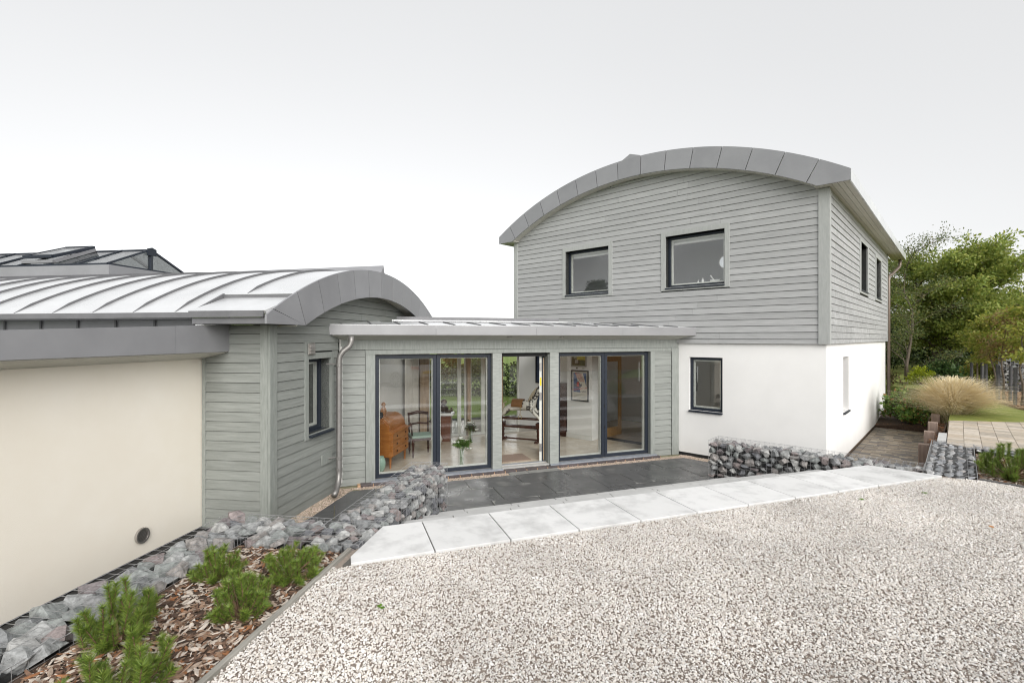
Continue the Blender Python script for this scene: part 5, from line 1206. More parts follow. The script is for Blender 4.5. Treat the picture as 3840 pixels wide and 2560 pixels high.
# --- trees and shrubs of the garden on the right
G1 = [(.14, .205, .045), (.25, .325, .07), (.33, .39, .09), (.40, .41, .10), (.20, .275, .06)]
G2 = [(.022, .04, .014), (.045, .07, .022), (.075, .105, .03), (.035, .055, .02)]
G3 = [(.06, .095, .03), (.11, .15, .045), (.16, .19, .06), (.18, .16, .05)]
Y1 = [(.12, .16, .025), (.20, .23, .03), (.27, .27, .05), (.30, .20, .05)]
tree('spreading_tree', (22.6, 25.0, .85), 6.2, 2.5, 'large spreading tree with several limbs, yellow green leaves, beyond the lawn', 'tree', G1, 21, .30, 3, .16, 15, 105, .14, .52, shape=.55, dens=.85)
tree('birch_tree', (17.6, 21.6, .8), 7.2, 1.9, 'thin dark leaved birch rising just behind the house corner', 'tree', G3, 22, .075, 1, .06, 20, 24, .08, .42, shape=.5)
tree('garden_tree', (33.0, 27.0, .9), 5.0, 2.6, 'bushy green tree cut by the right edge of the picture', 'tree', G1, 23, .24, 2, .2, 9, 110, .135, .5)
tree('dark_tree', (21.8, 30, .9), 3.3, 2.3, 'low dark tree in the shade between the birch and the spreading tree', 'tree', G3, 24, .2, 2, .08, 12, 80, .16, .6, group='dark trees closing the garden')
tree('dark_tree', (27.5, 31, .9), 4.0, 2.8, 'dark tree standing behind the spreading tree trunk', 'tree', G2, 25, .2, 2, .08, 9, 56, .2, .75, group='dark trees closing the garden')
tree('dark_tree', (33.5, 32, .9), 4.4, 3.0, 'dark tree behind the staked saplings at far right', 'tree', G2, 26, .2, 2, .08, 9, 50, .22, .75, group='dark trees closing the garden')
tree('dark_tree', (25.0, 36, .9), 4.2, 3.0, 'dark tree farthest back, seen between the birch and the spreading tree', 'tree', G2, 27, .2, 2, .08, 9, 50, .24, .8, group='dark trees closing the garden')
tree('dark_tree', (18.6, 25.5, .8), 2.6, 1.7, 'small dark tree at the foot of the birch', 'tree', G2, 28, .12, 2, .05, 8, 56, .15, .5, group='dark trees closing the garden')
bush('undergrowth_shrub', (20.6, 22.6, .85), (1.5, 1.2, 1.15), 'dark spreading shrub beneath the large tree', 'shrub', G2, 31, 2200, .13, 'shrubs at the edge of the lawn')
bush('undergrowth_shrub', (18.3, 20.6, .85), (1.2, 1.0, .85), 'green leafy shrub left of the gabion pillar', 'shrub', [(.03, .07, .02), (.06, .12, .03), (.10, .16, .045)], 32, 2000, .12, 'shrubs at the edge of the lawn')
bush('lime_shrub', (16.6, 19.6, .82), (.62, .5, .75), 'bright lime yellow shrub behind the pale grass', 'shrub', [(.24, .31, .015), (.34, .40, .02), (.42, .44, .04)], 33, 1500, .08)
bush('undergrowth_shrub', (15.2, 20.0, .8), (.9, .8, .7), 'reddish green low shrub next to the house corner', 'shrub', [(.06, .08, .025), (.10, .09, .03), (.12, .07, .03)], 34, 1100, .10, 'shrubs at the edge of the lawn')
for k, (x, y, rx, lab) in enumerate(((17.6, 18.0, .8, 'yellow green hedge plant right of the gabion pillar'), (18.3, 17.0, .9, 'yellow green hedge plant between the staked trees'), (18.6, 15.8, .9, 'yellow green hedge plant nearest the right edge'))):
    bush('hedge_plant', (x, y, .85), (rx, .8, 1.15), lab, 'hedge plant', Y1, 35+k, 1900, .10, 'yellow green hedge plants behind the staked trees')
SG_ = [(.17, .23, .035), (.27, .32, .05), (.36, .36, .07), (.32, .29, .06)]
STK = M('dark_stake', (.055, .055, .06), (.09, .09, .095), scale=8, rough=.8)
for k, (x, y, h, r, cols, sd, lab) in enumerate(((15.98, 16.65, 3.1, .62, SG_, 41, 'young staked tree in front of the gabion pillar'), (15.55, 15.7, 3.3, .60, SG_, 42, 'second staked young tree, next to the gabion pillar'), (15.0, 14.75, 3.1, .45, [(.20, .14, .05), (.27, .19, .07), (.20, .19, .06)], 43, 'sparse brownish staked young tree'), (14.45, 13.72, 3.3, .6, SG_, 44, 'staked young tree nearest the right edge'))):
    tree('young_tree', (x, y, .82), h-.2, r, lab, 'young tree', cols, sd, .035, 1, .45, 9, 14 if sd != 43 else 7, .10, .26, group='staked young trees along the lawn')
    for s, e in ((-1, 'left'), (1, 'right')):
        sx, sy = x+s*.13*.72, y-s*.13*.69
        st = MB().tube([(sx, sy, .7), (sx+.01, sy, 1.92)], .042, 8).build('tree_stake', STK)
        tag(st, 'dark stake %s of %s' % (e, ('the young tree in front of the gabion pillar', 'the second young tree from the gabion pillar', 'the sparse brownish young tree', 'the young tree nearest the right edge')[k]), 'stake', 'dark stakes holding the young trees')
# --- hedge and shrubs seen through the glazed link, hill beyond
nr = np.random.default_rng(5); hd = thing('hedge', (-3, 24, -.05), 'long dark green hedge at the far end of the rear lawn', 'hedge')
P = np.stack([nr.uniform(-16, 7, 15000), 24.2+nr.normal(0, .45, 15000), nr.uniform(-.05, 1.5, 15000)+nr.normal(0, .08, 15000)], 1); P[:, 1] = np.where(nr.random(15000) < .6, 23.5+nr.normal(0, .12, 15000)+.12*np.sin(P[:, 0]*2.1), P[:, 1])
leaves_mesh('foliage', P, .16, [(.03, .05, .018), (.06, .09, .028), (.09, .12, .04), (.05, .07, .025)], hd, 51)
for k, (x, rr, cc, lab) in enumerate(((-3.4, 1.3, [(.22, .13, .04), (.16, .15, .04), (.10, .12, .03)], 'orange brown autumn shrub above the hedge'), (-1.6, 1.2, [(.10, .14, .03), (.18, .20, .05), (.07, .10, .03)], 'yellow green shrub above the hedge, right of the orange one'))):
    bush('garden_shrub', (x, 25.6, .2), (rr, 1, 2.0), lab, 'shrub', cc, 61+k, 1500, .17)
tree('conifer', (-20.5, 7.2, 0), 7.4, 1.4, 'dark conifer beyond the barrel wing, mirrored in the upper left window', 'tree', G2, 71, .2, 1, .1, 18, 60, .2, .5, shape=1.2)
nr = np.random.default_rng(9); n_ = 9000; th_ = nr.uniform(.35, 1.75, n_); rr_ = 46+nr.normal(0, 2.2, n_)+2.5*np.sin(th_*17)
P = np.stack([rr_*np.sin(th_), rr_*np.cos(th_), .6+nr.uniform(0, 1, n_)*(2.6+1.0*np.sin(th_*23)+.8*np.sin(th_*51))], 1)
wd = leaves_mesh('distant_woodland', P, .62, G2, None, 52); wd['kind'] = 'stuff'
# --- weeds in the gravel
WEED = leafmat('weed', [(.10, .22, .02), (.16, .30, .03)], .3)
for k, (x, y, lab) in enumerate(((-.98, 3.62, 'tiny green weed in the gravel nearest the timber edging'), (4.35, 6.02, 'tiny green weed in the gravel beside the white slabs'), (5.35, 6.28, 'tiny green weed in the gravel toward the slate gabion'))):
    m = MB(); rg = random.Random(k)
    for i in range(14):
        a = rg.uniform(0, 6.28); l = rg.uniform(.02, .05); w = .009; c, s_ = math.cos(a), math.sin(a)
        m.quad((x, y, .748), (x+c*l*.5-s_*w, y+s_*l*.5+c*w, .768), (x+c*l, y+s_*l, .764), (x+c*l*.5+s_*w, y+s_*l*.5-c*w, .768))
    tag(m.build('weed', WEED), lab, 'weed')
# ================================================================== INSIDE THE LINK
def on_floor(x, y, z=.07): return (x, y, z)
TEAK = M('teak', (.30, .105, .025), (.46, .19, .05), scale=3, rough=.3, stretch=(1, 1, 6), detail=6, c3=(.37, .14, .035))
TEAKH = M('teak_front', (.33, .12, .03), (.50, .21, .06), scale=3, rough=.3, stretch=(.8, .8, 8), detail=6)
MAHOG = M('mahogany', (.035, .014, .010), (.075, .028, .018), scale=5, rough=.25)
# roll top bureau: t along its drawer front (away from the viewer), o out of the front
BU = Fr((-2.475, 9.96), G, E1)
bur = thing('roll_top_bureau', BU(.45, -.25, .07), 'orange brown roll top bureau with three drawers behind the left glazed door', 'bureau')
prof = [(0, .30), (0, .80), (-.06, .83), (-.09, .93), (-.16, 1.03), (-.26, 1.09), (-.36, 1.10), (-.48, 1.10), (-.48, .30)]
MB().prism([BU(0, o, z) for o, z in prof], [BU(.93, o, z) for o, z in prof]).build('carcass', TEAK, bur)
for k in range(3):
    z0 = .32+k*.155
    d = MB().fbox(BU, .02, .91, .001, .018, z0, z0+.145).build('drawer', TEAKH, bur, bevel=.003)
    for t in (.22, .70): MB().fbox(BU, t, t+.05, .019, .03, z0+.06, z0+.09).build('handle', MAHOG, d)
P_ = arc_pts(-.40, .80, .32, -.39, -.085, 10)
m = MB()
for i in range(12):
    a, b = i/12, (i+1)/12-.015; f = lambda s: (-.09-.27*(1-math.cos(s*1.5)), .86+.245*math.sin(s*1.5))
    (o0, z0), (o1, z1) = f(a), f(b)
    m.hexa([BU(.03, o0, z0), BU(.90, o0, z0), BU(.90, o1, z1), BU(.03, o1, z1), BU(.03, o0+.03, z0+.014), BU(.90, o0+.03, z0+.014), BU(.90, o1+.03, z1+.014), BU(.03, o1+.03, z1+.014)])
m.build('roll_top', TEAKH, bur)
MB().fbox(BU, .01, .92, -.03, .05, .785, .81).build('writing_edge', TEAKH, bur, bevel=.004)
for t in (.05, .86):
    for o in (-.05, -.43): MB().tube([BU(t, o, .31), BU(t, o, .07)], [.028, .017], 8).build('leg', TEAK, bur)
# figurine and telephone on the bureau
fg = MB(); bx, by, bz = BU(.42, -.36, 1.10)
fg.lathe((bx, by, bz), [(.05, 0), (.06, .03), (.07, .09), (.055, .15), (.03, .18), (.045, .21), (.048, .24), (.03, .275), (.005, .285)], 12)
fg.ball((bx+.045, by-.02, bz+.12), .022, (1, 1, 2.6)); fg.ball((bx-.03, by-.045, bz+.11), .02, (1, 1, 2.6)); fg.ball((bx+.02, by-.045, bz+.215), .015)
tag(fg.build('wooden_figurine', M('carved_wood', (.26, .12, .05), (.36, .18, .08), scale=20, rough=.4), smooth=True), 'small carved seated figure standing on the roll top bureau', 'figurine')
tx, ty, tz = BU(.08, -.3, 1.10)
tp = MB(); tp.prism([(tx-.06, ty-.08, tz), (tx+.06, ty-.08, tz), (tx+.06, ty+.08, tz), (tx-.06, ty+.08, tz)], [(tx-.05, ty-.02, tz+.06), (tx+.05, ty-.02, tz+.06), (tx+.05, ty+.07, tz+.11), (tx-.05, ty+.07, tz+.11)])
tag(tp.build('desk_telephone', BLACK), 'black desk telephone at the left end of the bureau top', 'telephone')
# chair
CH = Fr((-2.10, 11.15), (.92, .39), (.39, -.92))
chr_ = thing('carver_chair', CH(0, 0, .07), 'dark carved armchair with a pale green seat beside the bureau', 'chair')
MB().fbox(CH, -.25, .25, -.24, .24, .50, .56).build('seat', M('green_seat', (.24, .33, .27), (.30, .39, .33), scale=30, rough=.8), chr_, bevel=.02)
MB().fbox(CH, -.26, .26, -.25, .25, .455, .499).build('seat_rail', MAHOG, chr_, bevel=.006)
for t in (-.22, .22):
    for o in (-.21, .21):
        p = CH(t, o, .07); MB().lathe(p, [(.014, 0), (.018, .02), (.02, .08), (.03, .11), (.02, .14), (.026, .25), (.034, .31), (.024, .34), (.03, .385)], 10).build('leg', MAHOG, chr_, smooth=True)
    MB().tube([CH(t*1.05, .16, .56), CH(t*1.12, .18, .70), CH(t*1.14, .14, .79), CH(t*1.12, -.02, .82), CH(t*1.06, -.2, .80)], [.018, .014, .02, .02, .018], 8).build('arm', MAHOG, chr_, smooth=True)
    MB().tube([CH(t, -.22, .5), CH(t, -.26, .8), CH(t*1.02, -.30, 1.02)], .02, 8).build('back_post', MAHOG, chr_, smooth=True)
MB().tube([CH(-.24, -.30, .98), CH(0, -.33, 1.02), CH(.24, -.30, .98)], .035, 8).build('top_rail', MAHOG, chr_, smooth=True)
MB().tube([CH(-.21, -.25, .75), CH(0, -.28, .77), CH(.21, -.25, .75)], .022, 8).build('mid_rail', MAHOG, chr_, smooth=True)
# green jar
tag(MB().lathe((-2.66, 9.80, .07), [(.05, 0), (.075, .03), (.098, .12), (.10, .19), (.085, .25), (.062, .285), (.07, .30), (.06, .302), (.05, .28)], 20).build('green_jar', M('celadon', (.30, .45, .36), (.36, .52, .42), scale=30, rough=.25), smooth=True), 'pale green glazed jar on the floor at the left edge of the glazed door', 'jar')
# pedestal with sculpture
PX, PY = -1.80, 12.75
ped = thing('pedestal', (PX, PY, .07), 'dark wood pedestal with a white marble top near the rear glazing', 'pedestal')
MB().prism([(PX-.18, PY-.14, .07), (PX+.18, PY-.14, .07), (PX+.18, PY+.14, .07), (PX-.18, PY+.14, .07)], [(PX-.21, PY-.16, .74), (PX+.21, PY-.16, .74), (PX+.21, PY+.16, .74), (PX-.21, PY+.16, .74)]).build('base', M('reddish_wood', (.10, .035, .02), (.17, .065, .035), scale=4, rough=.3), ped)
MB().slab([(PX-.27, PY-.2), (PX+.27, PY-.2), (PX+.27, PY+.2), (PX-.27, PY+.2)], .741, .81).build('marble_top', M('marble', (.62, .61, .59), (.72, .71, .70), scale=4, rough=.2), ped, bevel=.015)
sc = MB(); z = .81
sc.ball((PX-.02, PY, z+.10), .10, (1.5, 1, 1)); sc.ball((PX-.06, PY, z+.2), .08, (1, 1, 1.2)); sc.ball((PX+.01, PY-.03, z+.27), .085)
sc.tube([(PX+.05, PY-.05, z+.05), (PX+.17, PY-.06, z+.03), (PX+.22, PY-.06, z+.05), (PX+.21, PY-.06, z+.14)], [.05, .045, .035, .02], 8)
sc.tube([(PX-.08, PY-.06, z+.2), (PX+.02, PY-.11, z+.14), (PX+.10, PY-.08, z+.12)], [.035, .03, .02], 8)
tag(sc.build('bronze_sculpture', M('bronze', (.055, .035, .025), (.10, .065, .045), scale=8, rough=.3, metal=.4), smooth=True), 'crouching bronze figure on the marble topped pedestal', 'sculpture')
tag(MB().lathe((-1.95, 12.2, .07), [(.08, 0), (.17, .06), (.20, .14), (.16, .24), (.08, .30), (.05, .33)], 18).build('pale_pot', M('pale_pot', (.50, .47, .42), (.57, .54, .49), scale=6, rough=.4), smooth=True), 'round pale pot on the floor beside the pedestal', 'pot')
# vases of flowers
VG = glassmat('vase_glass', (.92, .96, .95), 1.5)
def flowers(x, y, z, h, r, label, seed, dark):
    rg = random.Random(seed); nr = np.random.default_rng(seed); th = thing('flower_vase', (x, y, z), label, 'vase of flowers')
    MB().lathe((x, y, z), [(r*.85, 0), (r, .01), (r, h)], 16).build('vase', VG, th, smooth=True)
    m = MB(); heads = MB(); P = []
    for i in range(15):
        a = rg.uniform(0, 6.28); R_ = rg.uniform(.02, .20); H_ = h+rg.uniform(.08, .24)-R_*.4
        e = Vector((x+math.cos(a)*R_, y+math.sin(a)*R_, z+H_)); m.tube([(x+math.cos(a+2)*r*.6, y+math.sin(a+2)*r*.6, z+.02), (x+math.cos(a)*r*.6, y+math.sin(a)*r*.6, z+h), e], .004, 4, caps=False)
        if i < 5:
            for k in range(7):
                b = rg.uniform(0, 6.28); heads.ball((e[0]+math.cos(b)*.03, e[1]+math.sin(b)*.03, e[2]+rg.uniform(-.01, .02)), .022, (1, 1, .6), 6, 4)
        else: P.append(tuple(e))
        P.append(tuple(Vector((x, y, z+h)).lerp(e, .6)))
    m.build('stems', leafmat('flower_stem', [(.06, .13, .02), (.10, .19, .03)], .1), th)
    heads.build('flower_heads', M('white_petal', (.75, .75, .68), (.82, .82, .76), scale=20, rough=.6), th, smooth=True, kind='stuff')
    leaves_mesh('leaves', clump_points(nr, P, 7, .07), .11, [(.05, .09, .02), (.09, .10, .03), (.12, .05, .03)] if dark else [(.06, .14, .02), (.12, .22, .04), (.17, .27, .05)], th, 300+seed, asp=.28, up=.2)
flowers(-1.07, 10.22, .07, .37, .062, 'tall glass vase of white lilies and green leaves just inside the glazed door', 1, False)
flowers(-1.10, 12.6, .07, .30, .075, 'glass vase of white flowers with dark foliage nearer the rear glazing', 2, True)
# door mat
MT = M('coir_mat', (.20, .145, .11), (.32, .24, .19), scale=60, rough=.95, bump=.8, bscale=160)
tag(MB().fbox(LK, 3.62, 4.42, -.95, -.36, .0705, .086).build('door_mat', MT, bevel=.004), 'brown doormat just inside the open entrance door', 'doormat')
# rocking horse on its stand
HX, HY = .22, 12.72; rd = Vector((.93, -.36, 0)); rn = Vector((.36, .93, 0)); O_ = Vector((HX, HY, 0))
hp = lambda a, b, z: O_+rd*a+rn*b+Vector((0, 0, z))
horse = thing('rocking_horse', hp(0, 0, .07), 'dappled grey rocking horse on a dark turned wood stand, seen through the open door', 'rocking horse')
ve, ed, rad = [], [], []
def chain(pts, start=None):
    prev = start
    for p, r in pts:
        ve.append(hp(*p)); rad.append(r); i = len(ve)-1
        if prev is not None: ed.append((prev, i))
        prev = i
    return prev
pel = chain([((-.30, 0, 1.02), .135)]); b1 = chain([((-.08, 0, .99), .135), ((.14, 0, 1.0), .14)], pel); ch_ = chain([((.30, 0, 1.05), .12)], b1)
nk = chain([((.38, 0, 1.17), .088), ((.45, 0, 1.31), .066), ((.50, 0, 1.42), .058)], ch_)
chain([((.58, 0, 1.39), .055), ((.66, 0, 1.28), .040), ((.70, 0, 1.22), .036)], nk)
for s in (-1, 1):
    chain([((.33, s*.09, .93), .072), ((.44, s*.10, .80), .046), ((.55, s*.10, .70), .034), ((.60, s*.10, .60 if s < 0 else .72), .028), ((.62 if s < 0 else .70, s*.10, .53 if s < 0 else .70), .03)], ch_)
    chain([((-.36, s*.09, .90), .085), ((-.44, s*.10, .78), .05), ((-.55, s*.10, .71), .036), ((-.62, s*.10, .66), .03)], pel)
me = bpy.data.meshes.new('horse_body'); me.from_pydata([tuple(v-hp(0, 0, .07)) for v in ve], ed, [])
ob = bpy.data.objects.new('horse_body', me); COL.objects.link(ob); ob.parent = horse; WL[ob.name] = WL[horse.name]
sk = ob.modifiers.new('skin', 'SKIN'); sk.use_smooth_shade = True
for i, r in enumerate(rad): me.skin_vertices[0].data[i].radius = (r, r)
me.skin_vertices[0].data[0].use_root = True
sb = ob.modifiers.new('subsurf', 'SUBSURF'); sb.levels = 2; sb.render_levels = 2
DAP = bpy.data.materials.new('dapple_grey'); DAP.use_nodes = True
def _dap():
    nt = DAP.node_tree; L = nt.links; bs = nt.nodes['Principled BSDF']; bs.inputs['Roughness'].default_value = .4
    g = nd(nt, 'ShaderNodeNewGeometry'); v = nd(nt, 'ShaderNodeTexVoronoi', Scale=15.0); v.inputs['Randomness'].default_value = .55; L.new(g.outputs['Position'], v.inputs['Vector'])
    rp = nd(nt, 'ShaderNodeValToRGB'); e = rp.color_ramp.elements; e[0].position = .40; e[0].color = (.62, .60, .53, 1); e[1].position = .44; e[1].color = (.05, .045, .04, 1)
    L.new(v.outputs['Distance'], rp.inputs[0])
    n = nd(nt, 'ShaderNodeTexNoise', Scale=3.5); L.new(g.outputs['Position'], n.inputs['Vector'])
    r2 = nd(nt, 'ShaderNodeValToRGB'); e = r2.color_ramp.elements; e[0].position = .47; e[1].position = .52; L.new(n.outputs[0], r2.inputs[0])
    mx = nd(nt, 'ShaderNodeMix', data_type='RGBA'); L.new(r2.outputs[0], mx.inputs[0]); mx.inputs[6].default_value = (.62, .60, .53, 1); L.new(rp.outputs[0], mx.inputs[7]); L.new(mx.outputs[2], bs.inputs['Base Color'])
_dap(); me.materials.append(DAP)
MANE = M('mane_hair', (.40, .34, .24), (.58, .51, .38), scale=30, rough=.8, stretch=(1, 1, .2))
m = MB()
for i in range(46):
    s = i/45; z = 1.46-.30*s; a = .47-.18*s-.03*math.sin(s*3); sd = rng.uniform(.055, .10)
    m.tube([hp(a, -.01, z+.02), hp(a-.03, -sd, z-.02), hp(a-.05-rng.uniform(0, .05), -sd-.02, z-rng.uniform(.14, .26))], [.012, .012, .003], 4, caps=False)
m.build('mane', MANE, horse)
m = MB()
for i in range(16): m.tube([hp(-.40, rng.uniform(-.02, .02), 1.08), hp(-.47, rng.uniform(-.03, .03), 1.04), hp(-.50+rng.uniform(-.03, .03), rng.uniform(-.05, .05), .72)], [.012, .014, .003], 4, caps=False)
m.build('tail', MANE, horse)
SAD = M('saddle_leather', (.16, .075, .025), (.24, .12, .045), scale=8, rough=.4)
m = MB(); n = 14
for i in range(n):
    a0, a1 = R(-100+200*i/n), R(-100+200*(i+1)/n); q = lambda a, t, r: hp(t, math.sin(a)*r, 1.0+math.cos(a)*r*1.02)
    m.hexa([q(a0, -.20, .142), q(a1, -.20, .142), q(a1, .10, .145), q(a0, .10, .145), q(a0, -.20, .168), q(a1, -.20, .168), q(a1, .10, .168), q(a0, .10, .168)])
m.build('saddle', SAD, horse)
m = MB(); m.tube([hp(.06, -.17, 1.0), hp(.06, -.19, .80)], .008, 5); m.tube([hp(.06, -.19, .80), hp(.02, -.19, .74), hp(.02, -.19, .68), hp(.10, -.19, .68), hp(.10, -.19, .74), hp(.06, -.19, .80)], .006, 5)
m.build('stirrup', M('brass', (.40, .28, .10), rough=.3, metal=.8), horse)
m = MB()
for a, z, r in ((.60, 1.36, .062), (.665, 1.275, .048)):
    m.tube([hp(a+.02*math.cos(t), r*math.sin(t), z+r*math.cos(t)) for t in np.linspace(0, 6.283, 15)], .007, 4, caps=False)
m.tube([hp(.60, -.062, 1.36), hp(.48, -.09, 1.22), hp(.28, -.13, 1.14)], .006, 4)
for z in (1.12, 1.04): m.tube([hp(.40+.06*math.cos(t)*0, 0, 0)+rd*(-.02+(.02)*0)+rn*(.12*math.sin(t))+Vector((0, 0, z+.10*math.cos(t)*.6)) for t in np.linspace(0, 6.283, 15)], .008, 4, caps=False)
m.build('bridle', BLACK, horse)
m = MB(); 
for s in (-1, 1): m.ball(hp(.57, s*.05, 1.405), .014, n=8, m=5)
for s in (-1, 1): m.tube([hp(.50, s*.03, 1.46), hp(.515, s*.035, 1.53)], [.02, .003], 6)
m.build('eyes_and_ears', M('dark_paint', (.05, .045, .04), rough=.3), horse)
for s in (-1, 1):
    a = s*.50
    MB().lathe(hp(a, 0, .09), [(.05, 0), (.055, .03), (.035, .07), (.05, .12), (.04, .20), (.055, .26), (.04, .30), (.045, .34)], 12).build('stand_post', MAHOG, horse, smooth=True)
    m = MB(); m.prism([hp(a-.05, -.24, .07), hp(a+.05, -.24, .07), hp(a+.05, .24, .07), hp(a-.05, .24, .07)], [hp(a-.04, -.18, .125), hp(a+.04, -.18, .125), hp(a+.04, .18, .125), hp(a-.04, .18, .125)]); m.build('foot_bar', MAHOG, horse)
    m = MB(); m.prism([hp(a-.05, -.09, .43), hp(a+.05, -.09, .43), hp(a+.05, .09, .43), hp(a-.05, .09, .43)], [hp(a-.05, -.09, .56), hp(a+.05, -.09, .56), hp(a+.05, .09, .56), hp(a-.05, .09, .56)]); m.build('bracket', MAHOG, horse)
for b in (-.07, .07):
    m = MB(); m.prism([hp(-.5, b-.02, .42), hp(.5, b-.02, .42), hp(.5, b+.02, .42), hp(-.5, b+.02, .42)], [hp(-.5, b-.02, .47), hp(.5, b-.02, .47), hp(.5, b+.02, .47), hp(-.5, b+.02, .47)]); m.build('stand_rail', MAHOG, horse)
    m = MB(); m.tube([hp(-.66, b*1.4, .64), hp(.66, b*1.4, .66)], .017, 6); m.build('swing_bar', MAHOG, horse)
m = MB(); m.tube([hp(-.5, 0, .12), hp(.5, 0, .12)], .022, 6); m.build('floor_rail', MAHOG, horse)
# framed pictures
def picture(fr, t0, t1, z0, z1, o, label, cols, art, frame_mat=BLACK, mount=.03):
    th = thing('framed_picture', fr((t0+t1)/2, o, (z0+z1)/2), label, 'framed picture')
    f = .028; m = MB()
    for q in ((t0, t0+f, z0, z1), (t1-f, t1, z0, z1), (t0+f, t1-f, z1-f, z1), (t0+f, t1-f, z0, z0+f)): m.fbox(fr, q[0], q[1], o, o+.03, q[2], q[3])
    m.build('frame', frame_mat, th)
    MB().fbox(fr, t0+f, t1-f, o, o+.008, z0+f, z1-f).build('sheet', cols[0], th)
    if art: art(fr, t0+f, t1-f, z0+f, z1-f, o+.009, th)
    return th
PAPER = M('poster_paper', (.52, .48, .40), (.60, .56, .47), scale=4, rough=.7)
PBLUE = M('poster_blue', (.045, .085, .19), (.06, .11, .23), scale=5, rough=.6); PRED = M('poster_red', (.45, .03, .02), rough=.5); PDARK = M('poster_dark', (.02, .025, .04), (.05, .06, .09), scale=5, rough=.5)
def race_art(fr, t0, t1, z0, z1, o, th):
    w, h = t1-t0, z1-z0; P_ = lambda u, v, e=0: fr(t1-u*w, o+e, z0+v*h)   # u from the left as seen from the room
    def poly(pts, mat, nm, e=0): MB().prism([P_(u, v, e) for u, v in pts][::-1], [P_(u, v, e+.001) for u, v in pts][::-1]).build(nm, mat, th)
    poly([(.08, .27), (.92, .27), (.92, .95), (.08, .95)], PBLUE, 'printed_ground')
    poly([(.22, .93), (.68, .95), (.96, .40), (.96, .27), (.55, .27)], PAPER, 'printed_stripe', .001)
    poly([(.18, .50), (.24, .60), (.40, .66), (.50, .58), (.56, .44), (.40, .42), (.25, .45)], PDARK, 'printed_car', .002)
    poly([(.30, .47), (.31, .62), (.44, .62), (.46, .46)], PRED, 'printed_grille', .003)
    for u, v in ((.17, .50), (.58, .52)): poly([(u+.05*math.cos(a), v+.055*math.sin(a)) for a in np.linspace(0, 5.7, 10)], PDARK, 'printed_wheel', .004)
    ang = math.atan2(-fr.D[1], -fr.D[0]); sz = h*.088
    for s, u, v in (('BRITISH', .42, .875), ('EMPIRE', .47, .80), ('TROPHY', .54, .725), ('RACE', .62, .65)): text(s, P_(u, v, .004), sz, PRED, 'lettering', th, ang, zrot=-.12)
    text('DONINGTON', P_(.52, .36, .005), sz*1.15, PRED, 'lettering', th, ang, zrot=.16)
    text('SATURDAY', P_(.74, .305, .005), sz*.45, PDARK, 'lettering', th, ang, zrot=.12); text('APRIL 4TH', P_(.76, .275, .005), sz*.45, PDARK, 'lettering', th, ang, zrot=.12)
    for k in range(4): poly([(.1, .07+k*.045), (.88, .07+k*.045), (.88, .085+k*.045), (.1, .085+k*.045)], M('poster_small_print', (.30, .28, .23), rough=.7), 'small_print', .001)
PIER = Fr(HF(5.155, .4665, 0)[:2], HL, (-.6786, -.7345)); PIER = off(HF, .451)
picture(PIER, 5.25, 5.80, 1.08, 1.90, .0, 'black framed motor race poster with red lettering on the white pier', [PAPER], race_art)
def green_art(fr, t0, t1, z0, z1, o, th):
    w, h = t1-t0, z1-z0
    for u0, u1, v0, v1, c in ((.35, .98, .30, .62, (.38, .33, .05)), (.02, .6, .03, .42, (.035, .045, .02)), (.1, .5, .35, .6, (.22, .25, .18)), (.55, .95, .03, .30, (.05, .08, .03)), (.2, .45, .12, .3, (.30, .29, .26))):
        MB().fbox(fr, t1-u1*w, t1-u0*w, o, o+.001+.0005*u0, z0+v0*h, z0+v1*h).build('printed_patch', M('print_%d' % int(c[0]*1000+u0*100), c, tuple(x*1.5+.02 for x in c), scale=9, rough=.5), th)
picture(PIER, 5.32, 5.80, 2.0, 2.56, .0, 'green and yellow picture high on the white pier above the race poster', [M('print_green', (.10, .12, .05), (.22, .24, .10), scale=8, rough=.4)], green_art, M('thin_silver_frame', (.35, .36, .33), rough=.3, metal=.5))
HFi = off(HF, .021)
picture(HFi, 7.02, 7.42, 1.42, 2.28, .0, 'dark blue framed poster behind the rocking horse', [M('print_navy', (.02, .03, .07), (.06, .08, .14), scale=5, rough=.4)], None)
picture(HFi, 7.0, 7.40, .62, 1.28, .0, 'second dark poster low behind the rocking horse', [M('print_navy2', (.03, .05, .10), (.12, .14, .18), scale=6, rough=.4)], None)
GBi = off(GB, .021)
def monaco_art(fr, t0, t1, z0, z1, o, th):
    ang = math.atan2(fr.D[1], fr.D[0]); c = fr((t0+t1)/2, o+.002, z0+(z1-z0)*.32)
    text('MONACO', c, .13, PRED, 'lettering', th, ang)
    MB().fbox(fr, t0+.03, t1-.03, o, o+.001, z0+(z1-z0)*.45, z1-.03).build('printed_ground', PBLUE, th)
picture(GBi, 2.75, 3.35, 1.35, 2.25, .0, 'racing poster on the left wall lettered MONACO, above the bureau', [PAPER], monaco_art)
for t, lab, c in ((5.62, 'dark thermostat panel on the pier above the race poster', (.02, .02, .02)), (5.42, 'white switch plate on the pier above the race poster', (.5, .5, .46))):
    sw = MB().fbox(PIER, t-.035, t+.035, .0, .012, 1.925, 1.99).build('wall_switch', M('switch_white', (.66, .66, .62), rough=.4))
    tag(sw, lab, 'switch'); MB().fbox(PIER, t-.022, t+.022, .0121, .015, 1.94, 1.975).build('switch_face', M('switch_%d' % int(c[0]*100), c, rough=.4), sw)
